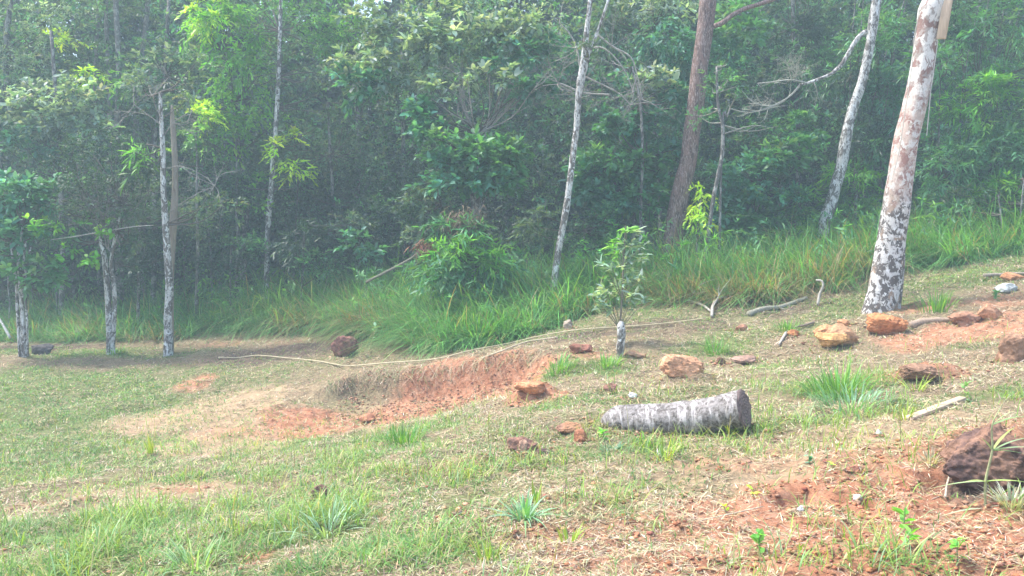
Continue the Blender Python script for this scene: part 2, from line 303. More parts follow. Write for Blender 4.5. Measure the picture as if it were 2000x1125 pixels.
def sprays(mb, P, O, style, cols, wts, r=R, sc=1.0, var=.2):     # sprays of leaves at P pointing along O
    tpl, k, L, wr, sl_, dr = STY[style]; n = len(P); O = nrm(O)
    sc_ = sc*np.exp(r.normal(0, .15, n)); base = pick(cols, wts, n, var, r)
    Pk = []; Dk = []; Ck = []; Lk = []
    for i in range(k):
        t = (i+.5)/k; p = P + O*((t*sl_*sc_)[:, None]); p[:, 2] -= dr*sl_*sc_*t*t
        rd = nrm(r.normal(0, 1, (n, 3))*np.array([1, 1, .45])); d = nrm(O*(.35+.6*t)+rd*(1.05-.35*t)); d[:, 2] -= dr*.45
        Pk.append(p); Dk.append(nrm(d)); Ck.append(base*np.exp(r.normal(0, .10, (n, 1)))); Lk.append(L*sc_*(.65+.5*r.random(n)))
    L_ = np.concatenate(Lk); leaves(mb, np.concatenate(Pk), np.concatenate(Dk), L_, L_*wr, np.concatenate(Ck), tpl, r=r)
def tube(mb, pts, rad, sides=6, col=(.3, .25, .2), sub=1, cap=False, wob=0, lobes=None, seed=0):
    pts = np.array(pts, float); rad = np.broadcast_to(np.array(rad, float), (len(pts),)).copy()
    if sub > 1:                                        # Catmull-Rom resample
        q = np.vstack([2*pts[0]-pts[1], pts, 2*pts[-1]-pts[-2]]); out = []; ro = []
        for i in range(len(pts)-1):
            for t in np.arange(sub)/sub:
                a, b_, c_, d_ = q[i], q[i+1], q[i+2], q[i+3]
                out.append(.5*(2*b_+(c_-a)*t+(2*a-5*b_+4*c_-d_)*t*t+(3*b_-3*c_+d_-a)*t**3)); ro.append(rad[i]*(1-t)+rad[i+1]*t)
        out.append(pts[-1]); ro.append(rad[-1]); pts = np.array(out); rad = np.array(ro)
    m = len(pts); tg = nrm(np.gradient(pts, axis=0)); ref = np.array([1., 0, 0]) if abs(tg[0, 0]) < .8 else np.array([0, 0, 1.])
    A = []; a = ref
    for i in range(m): a = a-tg[i]*np.dot(a, tg[i]); a = a/np.linalg.norm(a); A.append(a)
    A = np.array(A); B = np.cross(tg, A); th = np.arange(sides)/sides*2*math.pi
    rr = rad[:, None]*np.ones(sides)
    dirs = A[:, None]*np.cos(th)[None, :, None]+B[:, None]*np.sin(th)[None, :, None]
    if wob:
        q = pts[:, None]+dirs*rad[:, None, None]; s_ = 2.2/max(rad.max(), .01)*.5
        rr = rr*(1+wob*(fbm(q[..., 0]*s_, q[..., 1]*s_, q[..., 2]*s_*.5, seed=seed)-.5)*2)
    if lobes is not None: rr = rr*lobes(np.arange(m)/(m-1), th, pts)
    V = pts[:, None]+dirs*rr[..., None]
    i = np.arange(m-1)[:, None]*sides; j = np.arange(sides)[None]; j2 = (j+1) % sides
    qd = np.stack([i+j, i+j2, i+sides+j2, i+sides+j], -1).reshape(-1, 4)
    tr = None; V = V.reshape(-1, 3)
    if cap:
        V = np.vstack([V, pts[-1], pts[0]]); e = (m-1)*sides; jj = np.arange(sides)
        tr = np.r_[np.stack([e+jj, e+(jj+1) % sides, np.full(sides, m*sides)], 1), np.stack([(jj+1) % sides, jj, np.full(sides, m*sides+1)], 1)]
    mb.add(V, quads=qd, tris=tr, col=col)
def twigs(mb, p, d, L, rad, depth, r, spread=.6, col=(.4, .38, .34), kids=3, up=0.0, sides=4):
    pts = [np.array(p, float)]; d = np.array(d, float); d /= np.linalg.norm(d); ns = 4
    for i in range(ns):
        d = d+r.normal(0, .13, 3); d[2] += up; d /= np.linalg.norm(d); pts.append(pts[-1]+d*L/ns)
    tube(mb, pts, np.linspace(rad, rad*.5, ns+1), sides, col)
    if depth > 0:
        for k in range(kids):
            i = r.integers(1, ns+1); q = pts[i]; nd = d+r.normal(0, spread, 3); twigs(mb, q, nd, L*r.uniform(.5, .8), rad*.55, depth-1, r, spread, col, kids, up, 3)
def pxpath(lst, Y):  # [(px,py,halfwidth px[,Y])] -> pts, rads
    P = [W(a[0], a[1], a[3] if len(a) > 3 else Y) for a in lst]; return np.array(P), np.array([a[2]/F*(a[3] if len(a) > 3 else Y) for a in lst])
# palettes
DK = [(.025, .065, .035), (.035, .085, .04), (.05, .09, .05)]; MDG = [(.07, .21, .08), (.09, .25, .09), (.13, .27, .10)]
BLG = [(.08, .24, .13), (.06, .19, .10), (.11, .29, .17)]; BRT = [(.15, .38, .06), (.11, .31, .06), (.22, .44, .08)]; YLG = [(.46, .66, .06), (.36, .60, .06), (.50, .66, .10)]  # YLG: glow of backlit tree leaves put into the colour; sprouts share it
SHADE = [(.02, .045, .026), (.03, .06, .034), (.045, .075, .045)]; DUL = [(.09, .17, .09), (.12, .18, .10), (.065, .13, .07)]; PAL = [(.18, .28, .18), (.26, .36, .25), (.13, .21, .14)]; W3 = (3, 3, 1)  # first palette: shade inside the wood put into very dark leaf greens
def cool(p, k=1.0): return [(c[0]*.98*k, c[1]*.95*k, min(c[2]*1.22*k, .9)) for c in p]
DK = cool(DK, 1.15); MDG = cool(MDG, 1.12); BLG = cool(BLG, 1.15); PAL = cool(PAL, 1.2); DUL = cool(DUL, 1.1); SHADE = cool(SHADE)
PL = dict(dk=DK, md=MDG, bl=BLG, br=BRT, yl=YLG, du=DUL, pa=PAL)
def crown(mbl, mbt, clusters, trunkpts, r, twc=(.14, .12, .10), lk=True):
    for (px, py, Y, rx, rz, style, ns, pal) in clusters:
        if style == 'big': ns = int(ns*1.45)
        c = W(px, py, Y); sx_ = rx/F*Y; sz = rz/F*Y; sy = max(min(sx_, sz)*.9, .25)
        nb = max(3, int(ns/11)); u = nrm(r.normal(0, 1, (nb, 3)))*(r.random((nb, 1))**.45); Bc = c+u*np.array([sx_, sy, sz])
        br_ = .20*(sx_*sz)**.5+.10
        w = r.integers(0, nb, ns); dd = nrm(r.normal(0, 1, (ns, 3))); P = Bc[w]+dd*np.array([1.25, 1, .6])*br_*(r.random((ns, 1))**.5)
        O = nrm(P-c)*.6+dd*.7; O[:, 2] += .15
        sprays(mbl, P, O, style, PL[pal], W3, r)
        if lk and trunkpts is not None:
            for q in Bc[:min(nb, 26)]:
                if np.min(np.linalg.norm(trunkpts-q, axis=1)) > 1.1: continue
                dist = np.linalg.norm(trunkpts-q, axis=1)+.8*np.maximum(trunkpts[:, 2]-q[2], 0); s_ = trunkpts[np.argmin(dist)]
                mid = (s_+q)/2+r.normal(0, .07, 3)-np.array([0, 0, .06]); tube(mbt, [s_, mid, q], [.014, .009, .004], 4, twc, sub=3)
def tree(name, label, cat, stems, Y, clusters, bark='bark_grey', seed=1, group=None, base=None, sides=10, sub=4, extra=None, twc=(.14, .12, .10), root=True, wob=.12):
    r = np.random.default_rng(seed); paths = [pxpath(s, Y) for s in stems]
    b0 = paths[0][0][0].copy() if base is None else base
    gz = float(T(b0[0], b0[1])); 
    if root:                                          # carry each stem down into the ground
        np_ = []
        for P_, r_ in paths:
            g_ = float(T(P_[0][0], P_[0][1]))
            if P_[0][2] > g_ and P_[0][2] < g_+2.2 and P_[1][2] > P_[0][2]:
                sl2 = (P_[1]-P_[0])/max(P_[1][2]-P_[0][2], .1); low_ = P_[0]-sl2*min(P_[0][2]-g_+.1, 2.3); low_[2] = float(T(low_[0], low_[1]))-.1
                P_ = np.vstack([low_, P_]); r_ = np.r_[r_[0]*1.6, r_]
            elif P_[0][2] > g_-.4: P_ = P_.copy(); P_ = np.vstack([P_[0]*np.array([1, 1, 0])+np.array([0, 0, g_-.12]), P_]) if P_[0][2] > g_-.05 else P_; r_ = np.r_[r_[0]*1.55, r_] if len(r_) < len(P_) else r_
            np_.append((P_, r_))
        paths = np_
    b0 = paths[0][0][0].copy(); b0[2] = float(T(b0[0], b0[1]))
    t = thing(name, label, cat, b0, group); mt = MB(); mtw = MB(); ml = MB()
    for i, (P_, r_) in enumerate(paths): tube(mt, P_, r_, sides, sub=sub, wob=wob, seed=seed+i, cap=True)
    tp = np.concatenate([p for p, _ in paths])
    crown(ml, mtw, clusters, tp, r, twc)
    if extra: extra(mt, mtw, ml, r)
    mt.build('trunk', M[bark], t)
    if mtw.n: mtw.build('branches', M['twig'], t)
    if ml.n: ml.build('crown', M['leaf'], t)
    return t
exec_trees = True
# ------------------------------------------------------------------ the tall trees in front
def lob(u, th, pts):
    f = np.clip(1-(pts[:, 2]-pts[0, 2])/1.1, 0, 1)[:, None]**1.5
    return 1+f*(.16*np.cos(2*(th[None]-.5))+.14*np.cos(5*th[None]+1))+.05*np.cos(3*th[None]+pts[:, 2:3]*1.7)
P_, r_ = pxpath([(1716,640,46),(1718,602,38),(1727,560,33),(1740,470,27),(1750,400,27.5),(1761,335,25),(1772,270,24.5),(1789,200,24),(1800,140,22),(1806,100,21),(1812,60,21),(1819,22,26),(1828,0,26),(1838,-80,22),(1850,-200,20),(1870,-420,17),(1885,-700,11)], 10)
r_ = r_*.93; b0 = P_[1].copy(); b0[2] = float(T(b0[0], b0[1])); big = thing('blotched_tree', 'thickest tree, its leaning pale trunk blotched white, pink and dark brown', 'tree', b0)
mb = MB(); tube(mb, P_, r_, 28, sub=8, wob=.16, lobes=lob, seed=4)
for a, e, rr in [((1833,-120),(1700,-330),.05),((1850,-230),(1990,-420),.05),((1862,-380),(1790,-640),.04)]:
    p, q = W(*a, 10), W(*e, 10.4); tube(mb, [p, (p+q)/2-np.array([0, 0, .12]), q], [rr, rr*.7, rr*.3], 8, sub=4)
    twigs(mb, q, q-p, .9, rr*.3, 2, R)
mb.build('trunk', M['bark_big'], big)
# board and cords on it
def boxm(mb, c, ax, ay, az, h):       # oriented box, half sizes h, slightly bevelled by inset corners
    c = np.array(c, float); ax, ay, az = [np.array(a, float)/np.linalg.norm(a) for a in (ax, ay, az)]
    V = np.array([c+ax*h[0]*i+ay*h[1]*j+az*h[2]*k for i in (-1, 1) for j in (-1, 1) for k in (-1, 1)])
    mb.add(V, quads=[(0,1,3,2),(4,6,7,5),(0,4,5,1),(2,3,7,6),(0,2,6,4),(1,5,7,3)])
b1 = W(1838, 76, 9.85); b2 = W(1862, -60, 9.85); mb = MB(); az = b2-b1; L = np.linalg.norm(az)
ax = np.array([1., -.75, 0]); ax -= az*np.dot(ax, az)/L/L; ay = np.cross(az, ax); boxm(mb, (b1+b2)/2, ax, ay, az, (.052, .022, L/2))
m, nt, b = mat('sawn_wood'); co = objco(nt, (6, 6, .8)); nt.links.new(ramp(nt, ntex(nt, 6, 8, .6, co, .4), [(.3, (.42, .31, .22)), (.7, (.60, .47, .35))]), b.inputs['Base Color']); b.inputs['Roughness'].default_value = .8; M['wood'] = m
o = mb.build('wooden_board', m, smooth=False, loc=tuple((b1+b2)/2)); tag(o, 'pale sawn wooden board fixed upright high on the thick blotched tree', 'board')
bv = o.modifiers.new('bevel', 'BEVEL'); bv.width = .004
mb = MB(); p = np.array([W(a, b_, 9.8) for a, b_ in [(1797,20),(1786,70),(1781,130),(1769,210),(1757,290),(1743,350)]]); tube(mb, p, .005, 5, (.45, .42, .36), sub=5)
tag(mb.build('cord', M['straw'], loc=tuple(p[-1])), 'thin pale cord hanging down the left side of the thick blotched trunk', 'cord')
mb = MB(); p = np.array([W(a, b_, 9.9) for a, b_ in [(1832,80),(1820,160),(1815,210),(1810,265)]]); tube(mb, p, .006, 5, (.62, .60, .56), sub=5)
tag(mb.build('cord', M['straw'], loc=tuple(p[-1])), 'short whitish cord hanging right of the thick blotched trunk below the board', 'cord')
def ex_white(mt, mtw, ml, r):
    P, q = pxpath([(1693,62,5.5),(1682,68,5),(1668,85,4.5),(1655,108,4.2),(1642,128,4),(1622,145,3.4),(1598,155,3),(1575,163,2.6),(1560,166,2.3)], 14.2); tube(mt, P, q, 7, sub=3)
    for pth in ([(1575,162),(1545,156),(1510,160),(1480,163)], [(1562,166),(1545,185),(1520,203),(1490,206),(1465,195),(1450,178)], [(1562,168),(1540,190),(1500,210),(1462,220),(1425,212)], [(1520,203),(1500,212),(1478,218)]):
        P, q = pxpath([(a, b_, 1.7) for a, b_ in pth], 14.1); q = q*np.linspace(1, .6, len(q)); tube(mtw, P, q, 5, (.45, .44, .38), sub=4)
        for k in range(5):
            i = r.integers(1, len(P)); twigs(mtw, P[i], r.normal(0, .6, 3)+np.array([-.5, 0, .4]), .28, .006, 2, r, .8, (.42, .42, .34))
    for k in range(10): twigs(mtw, W(1556+r.uniform(-12, 14), 160, 14.1), np.array([r.uniform(-.8, .6), r.uniform(-.3, .3), 1]), .33, .006, 3, r, .6, (.46, .46, .36), kids=3)
    for k in range(4): twigs(mtw, W(1590, 160, 14.1), np.array([.3, 0, -.8])+r.normal(0, .4, 3), .35, .005, 2, r, .7, (.36, .36, .30))
tree('white_tree', 'slender tree with white and grey mottled bark and a curved bare branch reaching left', 'tree',
     [[(1606,475,11),(1612,430,11.5),(1622,400,11.5),(1633,360,11),(1643,325,11),(1656,250,10),(1670,200,9),(1684,160,9),(1697,100,8.5),(1705,50,9),(1712,0,9),(1722,-80,8),(1735,-200,7),(1742,-400,5),(1745,-650,3)]], 14.4,
     [(1740,-420,14.6,120,90,'mid',60,'du')], 'bark_white', 11, sides=14, extra=ex_white)
def ex_red(mt, mtw, ml, r):
    P, q = pxpath([(1394,52,5),(1412,44,5),(1430,30,4.6),(1455,17,4.2),(1490,6,4),(1530,-10,3.5),(1570,-40,3)], 13.8); tube(mt, P, q, 7, sub=3)
    for k in range(3): twigs(mtw, P[5], np.array([.6, 0, .4])+r.normal(0, .4, 3), .8, .012, 2, r)
tree('red_brown_tree', 'tall straight tree with rough red-brown bark rising from the tall grass', 'tree',
     [[(1313,480,20),(1316,455,18.5),(1325,400,18),(1335,350,16.5),(1343,320,16),(1351,260,16.5),(1359,200,16.5),(1367,130,16),(1377,60,15.5),(1383,0,15.5),(1392,-90,14),(1400,-300,12),(1410,-600,7)]], 14,
     [(1400,-450,14.3,170,110,'mid',80,'md')], 'bark_red', 12, sides=20, extra=ex_red, wob=.1)
def ex_thin(mt, mtw, ml, r):
    P, q = pxpath([(1141,140,5.5),(1150,105,4),(1160,80,3.6),(1166,65,3.2),(1178,30,2.8),(1190,-10,2.5),(1200,-80,2)], 12.3); tube(mt, P, q, 7, sub=3)
    for pth in ([(1132,128),(1127,95),(1112,65),(1092,45)], [(1143,150),(1175,165),(1208,182),(1232,205)], [(1168,68),(1195,90),(1232,112),(1245,150),(1255,195)], [(1128,178),(1100,165),(1090,162)], [(1190,185),(1155,183),(1130,178)], [(1150,95),(1180,95),(1215,130),(1238,180)]):
        P, q = pxpath([(a, b_, 2) for a, b_ in pth], 12.5); q = q*np.linspace(1, .5, len(q)); tube(mtw, P, q, 5, (.42, .40, .36), sub=4)
        for k in range(7): i = r.integers(1, len(P)); twigs(mtw, P[i], r.normal(0, .7, 3)+np.array([0, 0, .1]), .45, .006, 2, r, .6, (.33, .31, .28))
    P0 = W(1150, 85, 12.2); sprays(ml, P0+r.normal(0, .09, (22, 3)), r.normal(0, 1, (22, 3)), 'small', DUL, W3, r)
tree('thin_pale_tree', 'thin pale leaning tree that forks near the top, standing in the tall grass', 'tree',
     [[(1080,575,7.5),(1083,545,7),(1089,500,6.5),(1100,440,6.2),(1107,400,6.5),(1116,330,6),(1121,290,6),(1126,250,6.2),(1129,200,6),(1134,160,7.5),(1140,125,7.5),(1146,60,5),(1153,0,4.6),(1158,-80,4),(1165,-300,3)]], 12.3,
     [(1170,-280,12.5,110,80,'mid',45,'du')], 'bark_white', 13, sides=12, extra=ex_thin)
tree('crooked_sapling', 'thin crooked sapling with grey bark and sparse fine leaves between two tall trees', 'sapling',
     [[(1381,480,4),(1386,440,4),(1393,390,4),(1402,345,4),(1411,300,3.8),(1412,262,3.6),(1411,240,3.4),(1404,215,3),(1401,180,2.6),(1400,130,2)], [(1411,244,2),(1420,228,1.8),(1426,210,1.2)]], 13.2,
     [(1420,150,13.2,55,35,'small',55,'md'),(1400,185,13.2,40,30,'small',22,'du'),(1500,240,13.4,40,20,'small',32,'md'),(1380,235,13.4,35,25,'mid',14,'md')], 'bark_grey', 14, sides=8, twc=(.35, .33, .28))
# ------------------------------------------------------------------ left trees
def ex_left(mt, mtw, ml, r):
    for pth in ([(326,420),(350,400),(385,378),(420,362)], [(316,245),(290,225),(262,205)], [(322,330),(355,325),(400,345),(425,370)], [(318,270),(338,240),(375,215)], [(317,235),(300,190),(330,150)]):
        P, q = pxpath([(a, b_, 1.05) for a, b_ in pth], 12.95); tube(mtw, P, q*np.linspace(1, .5, len(q)), 5, (.32, .30, .27), sub=4)
        for k in range(4): twigs(mtw, P[r.integers(1, len(P))], r.normal(0, .7, 3), .4, .006, 2, r, .6, (.36, .34, .30))
tree('mottled_tree', 'slim tree with white patches on dark bark at the lawn edge, before a dead stem', 'tree',
     [[(329,698,10),(329,660,8.5),(328,620,7.5),(331,560,8),(327,500,7),(323,440,6.5),(319,360,5.5),(318,290,5),(315,230,4),(313,180,3)]], 12.9,
     [(330,150,13,70,60,'mid',50,'du'),(300,290,12.8,45,20,'lance',16,'br'),(400,390,13,60,30,'mid',26,'du')], 'bark_white', 21, extra=ex_left)
tree('dead_snag', 'tan barkless dead trunk with a broken top close behind the mottled tree', 'dead tree',
     [[(334,560,5),(335,500,6.5),(338,440,8),(342,370,6),(341,300,5.5),(337,235,4.5),(336,205,2)]], 13.15, [], 'bark_tan', 22)
def ex_twin(mt, mtw, ml, r):
    for k in range(26): twigs(mtw, W(r.uniform(190, 240), r.uniform(430, 490), 13.1), np.array([r.uniform(-.8, .8), r.uniform(-.4, .4), 1]), .6, .011, 2, r, .5, (.30, .27, .25))
tree('twin_trunk_tree', 'small tree with two pale trunks and a dense dark crown beside the lawn', 'tree',
     [[(214,690,6.5),(213,620,6),(209,560,5.5),(205,510,5),(197,470,3.5),(190,420,2.5)], [(221,668,4),(224,600,4.5),(222,550,4),(217,510,3.5),(228,450,3.5),(235,400,2.5)]], 13.1,
     [(210,330,13.2,100,70,'small',560,'dk'),(190,400,13.1,110,45,'small',300,'du'),(250,440,13.3,70,40,'small',130,'du'),(150,455,12.9,60,30,'mid',40,'md')], 'bark_white', 23, extra=ex_twin)
def ex_edge(mt, mtw, ml, r):
    P, q = pxpath([(100,468,.9),(140,463,1.1),(180,456,1.2),(215,450,1.1),(260,443,1),(300,440,.8)], 12.7); tube(mtw, P, q, 5, (.45, .43, .38), sub=4)
    for (a, b_) in [(175,510),(190,440),(100,445),(130,495),(85,440)]: sprays(ml, W(a, b_, 12.6)+r.normal(0, .1, (9, 3))*np.array([1.6, 1, .5]), r.normal(0, 1, (9, 3)), 'big', BRT, W3, r, .75)
tree('edge_shrub_tree', 'bushy small tree of several dark stems with large oval leaves at the left edge', 'tree',
     [[(50,702,4),(46,640,4),(40,560,4),(36,500,3),(45,440,2)], [(38,690,2.5),(34,600,3),(30,540,2.5),(20,470,2)], [(54,690,2.5),(52,610,2.5),(48,550,2.5),(60,480,2)], [(44,690,3),(42,600,3),(45,530,2.5),(50,470,2)]], 12.8,
     [(50,385,13,70,45,'big',90,'bl'),(35,470,12.8,60,45,'big',46,'bl'),(50,530,12.7,55,35,'big',46,'md'),(-30,430,12.8,60,90,'big',50,'bl')], 'bark_white', 24, extra=ex_edge, sides=7)
tree('vine_clad_tree', 'thin white-barked tree with bright yellow-green hanging leaves on its stem', 'tree',
     [[(520,550,5),(522,480,5),(525,420,5.5),(530,370,5.5),(533,320,5),(537,280,4.6),(541,210,4.4),(544,150,4.2),(547,60,4),(550,-50,3.6),(552,-200,3)]], 15.8,
     [(562,300,15.6,24,40,'hang',34,'yl'),(585,345,15.6,14,28,'hang',10,'yl'),(480,380,15.8,40,40,'mid',40,'br'),(560,120,16,110,80,'small',230,'du'),(600,210,16,80,60,'small',120,'du'),(560,20,16.2,110,70,'small',200,'md')], 'bark_white', 25)
tree('yellow_green_tree', 'slim tree with brightest yellow-green crown reaching the top edge, left of centre', 'tree',
     [[(470,560,4),(476,470,4),(485,400,3.5),(470,300,3),(455,200,3),(440,100,3),(430,-30,2)]], 16.4,
     [(430,45,16,80,45,'hang',150,'br'),(400,20,15.9,45,35,'hang',50,'yl'),(470,140,16,65,50,'hang',120,'br'),(395,225,15.8,32,35,'hang',44,'yl'),(420,260,15.9,60,45,'hang',90,'br'),(500,215,16.2,55,50,'hang',70,'br'),(430,350,16,75,45,'mid',120,'md'),(450,410,16,50,30,'mid',50,'br')], 'bark_grey', 26)
tree('grey_shrub', 'low greyish shrub of small leaves right behind the twin-trunked tree and dead tan stem', 'shrub',
     [[(270,600,3),(272,520,3),(275,440,2.5),(290,370,2)]], 15,
     [(280,400,15,60,60,'small',260,'du'),(290,470,15,60,45,'small',220,'dk'),(380,440,15.2,55,50,'small',200,'du'),(250,520,14.8,50,30,'mid',60,'dk')], 'bark_grey', 33)
tree('low_shrub', 'low shrub with thin drooping leaves right of the vine-clad tree base', 'shrub',
     [[(590,560,2.5),(592,500,2.5),(596,440,2)]], 14.9,
     [(590,470,14.8,55,40,'lance',90,'dk'),(620,510,14.7,60,25,'mid',70,'md'),(700,480,14.6,45,40,'big',26,'bl'),(680,440,14.9,50,40,'mid',70,'du'),(740,440,15,50,70,'mid',120,'dk')], 'bark_grey', 34)
tree('hanging_branch_bush', 'dull green shrub of small leaves filling the space right of the bright crown', 'shrub',
     [[(640,560,4),(640,480,4),(650,400,3.5),(645,300,3),(640,200,2.5)]], 16.6,
     [(640,300,16.6,95,70,'small',330,'du'),(620,420,16.4,90,60,'small',300,'dk'),(700,390,16.4,70,70,'mid',110,'dk'),(620,490,16.2,90,40,'mid',90,'dk'),(690,250,16.8,80,70,'mid',120,'du')], 'bark_grey', 27)
tree('broad_leaf_tree', 'layered tree of pale blue-green oval leaves high on the left side', 'tree',
     [[(120,600,5),(122,480,5),(118,350,4.5),(110,200,4),(100,60,3)]], 16,
     [(90,200,15.8,150,45,'big',170,'pa'),(130,245,15.7,130,30,'big',110,'pa'),(40,270,15.8,80,40,'big',50,'bl'),(100,300,15.6,110,35,'mid',120,'du')], 'bark_grey', 28)
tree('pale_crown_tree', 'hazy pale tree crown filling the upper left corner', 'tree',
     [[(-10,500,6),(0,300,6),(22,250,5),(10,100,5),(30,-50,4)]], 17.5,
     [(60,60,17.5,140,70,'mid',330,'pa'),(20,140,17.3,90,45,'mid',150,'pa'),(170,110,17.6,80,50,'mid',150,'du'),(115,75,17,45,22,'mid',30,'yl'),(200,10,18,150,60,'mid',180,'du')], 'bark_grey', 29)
tree('small_leaf_tree', 'tree with grey-green leaves catching the light between the pale trunks and bright crown', 'tree',
     [[(300,560,5),(303,450,4.5),(300,300,4),(320,150,4),(330,0,3)]], 17,
     [(330,160,16.8,110,60,'big',130,'pa'),(270,230,17,100,60,'mid',150,'du'),(350,100,17,80,45,'mid',110,'md'),(245,140,17,70,30,'hang',40,'br'),(180,150,16.6,30,16,'hang',18,'yl')], 'bark_grey', 30)
tree('light_crown_tree', 'tall fresh green crown touching the strip of sky at the top', 'tree',
     [[(700,540,6),(697,400,5.5),(700,250,5),(690,100,5),(680,-60,4)]], 18,
     [(660,60,17.6,65,60,'mid',300,'br'),(690,110,17.5,70,45,'mid',170,'br'),(620,40,17.8,60,50,'mid',140,'br'),(640,-60,18,120,60,'mid',180,'br')], 'bark_grey', 31)
# ------------------------------------------------------------------ middle bushes and trees
def ex_fan(mt, mtw, ml, r):
    for k in range(16):
        a = r.uniform(-1.15, 1.15); e = W(935+a*150+r.normal(0, 20), 125+abs(a)*45+r.uniform(-50, 50), 13.6+r.normal(0, .35)); s_ = W(932+a*14+r.normal(0, 5), 262-r.uniform(-10, 70)*(1-abs(a)*.7), 13.5)
        m1 = s_*.65+e*.35+np.array([a*.10, 0, -.08])+r.normal(0, .07, 3); m2 = s_*.3+e*.7+r.normal(0, .09, 3); tube(mtw, [s_, m1, m2, e], [.014, .010, .007, .003], 4, (.36, .33, .29), sub=3)
        for j in range(3): twigs(mtw, m1 if j else m2, (e-m1)+r.normal(0, .35, 3), .5, .006, 1, r, .5, (.34, .31, .28))
tree('fan_stemmed_tree', 'wide tree of large pale leaves whose bare grey stems fan out above the round bush', 'tree',
     [[(932,460,5),(933,380,5),(934,300,5),(935,262,4)]], 13.6,
     [(850,60,13.9,200,50,'big',170,'pa'),(1010,50,13.8,90,45,'big',70,'pa'),(850,70,14.3,200,60,'mid',260,'du'),(760,130,13.7,110,40,'big',75,'pa'),(760,150,14.2,110,50,'small',240,'du'),(900,120,14.3,150,50,'mid',160,'du'),(1050,110,13.7,80,40,'big',70,'bl'),(690,170,13.8,60,35,'big',60,'bl'),(1030,175,13.5,60,30,'big',44,'bl'),(830,230,13.4,45,22,'big',34,'bl'),(1060,60,14,60,60,'mid',60,'pa'),(720,75,14.4,50,30,'mid',60,'du'),(950,150,13.3,80,35,'big',16,'pa'),(860,185,13.3,50,25,'big',12,'pa'),(860,-20,14.4,220,35,'mid',190,'pa')], 'bark_grey', 41, extra=ex_fan)
tree('round_leafy_bush', 'rounded bush of large fresh green oval leaves below the fan of bare stems', 'bush',
     [[(925,500,4),(925,430,4),(922,370,4),(920,310,3)], [(928,430,3),(950,380,2.5),(975,330,2)]], 13,
     [(920,300,12.9,95,40,'big',120,'md'),(900,340,12.8,80,35,'big',80,'bl'),(955,345,12.8,60,38,'big',60,'md'),(990,300,12.9,35,20,'big',22,'md'),(820,250,13,35,18,'big',16,'bl')], 'bark_grey', 42)
tree('drooping_shrub', 'dull green drooping shrub with small leaves to the left under the round bush', 'shrub',
     [[(850,520,3),(855,460,3),(860,400,3),(850,350,2)]], 13.1,
     [(850,400,13.1,70,50,'mid',170,'du'),(830,455,13,60,40,'mid',110,'du'),(880,470,12.9,60,35,'lance',60,'du'),(800,380,13.3,50,40,'mid',60,'dk')], 'bark_grey', 43)
tree('big_leaf_bush', 'dense bush of big glossy oval leaves between the thin pale tree and the red-brown trunk', 'bush',
     [[(1235,520,4),(1238,450,4),(1240,390,4),(1245,320,3)], [(1240,420,3),(1210,370,2.5),(1180,330,2)]], 14.3,
     [(1220,330,14.3,90,45,'big',230,'md'),(1190,370,14.2,65,40,'big',140,'bl'),(1255,385,14.3,70,40,'big',90,'md'),(1150,340,14.3,25,22,'big',18,'bl'),(1160,430,14.2,30,14,'big',9,'bl'),(1290,300,14.3,40,30,'big',36,'bl')], 'bark_grey', 44)
tree('upper_leaf_bush', 'looser blue-green bush rising just above the big glossy leaved bush', 'bush',
     [[(1250,480,3),(1252,380,3),(1255,300,3),(1250,200,2.5),(1235,130,2)]], 14,
     [(1220,230,14.3,65,30,'big',70,'bl'),(1270,240,14.3,50,25,'big',40,'bl'),(1260,170,14.3,60,30,'big',60,'pa'),(1230,140,14.3,30,24,'big',16,'bl'),(1310,190,14.3,40,25,'big',30,'bl')], 'bark_grey', 45)
tree('drooping_leaf_tree', 'tree with narrow drooping blue-green leaves behind the red-brown trunk', 'tree',
     [[(1290,500,4),(1288,350,4),(1275,200,4),(1273,60,3.5),(1275,-60,3)]], 15.8,
     [(1305,90,15.5,70,55,'hang',200,'bl'),(1290,30,15.7,60,50,'hang',140,'pa'),(1440,60,15.6,80,50,'big',90,'md'),(1430,100,15.5,70,40,'mid',120,'bl'),(1215,40,15.9,60,50,'hang',110,'du'),(1340,190,15.5,40,60,'hang',70,'bl')], 'bark_grey', 46)
tree('shady_bush', 'shaded big-leaved bush to the right of the crooked sapling', 'bush',
     [[(1480,520,4),(1480,430,4),(1485,370,3.5),(1490,300,3)]], 14.6,
     [(1480,350,14.3,85,45,'big',130,'bl'),(1530,300,14.4,60,40,'big',80,'md'),(1410,390,14.2,50,40,'big',50,'bl'),(1470,410,14.1,75,30,'big',70,'md'),(1590,240,14.6,45,20,'big',34,'md'),(1540,400,14.3,50,30,'mid',60,'md')], 'bark_grey', 47)
tree('dim_slope_tree', 'dim narrow-leaved tree behind the curved bare branch', 'tree',
     [[(1560,500,5),(1560,350,5),(1555,200,4),(1550,50,4),(1545,-60,3)]], 17,
     [(1550,60,16.8,100,60,'lance',140,'dk'),(1600,130,16.6,90,60,'lance',130,'md'),(1520,150,16.8,80,50,'lance',80,'dk'),(1560,-10,17,120,50,'mid',110,'du')], 'bark_grey', 48)
tree('sunlit_shrub', 'light green long-leaved shrub between the white mottled tree and thick trunk', 'shrub',
     [[(1670,500,3),(1670,430,3),(1672,370,3),(1670,330,2)]], 15,
     [(1680,335,15.1,45,20,'lance',50,'br'),(1690,380,15,60,40,'lance',90,'br'),(1665,410,15,45,35,'lance',80,'md'),(1700,420,14.9,40,30,'lance',70,'md')], 'bark_grey', 49)
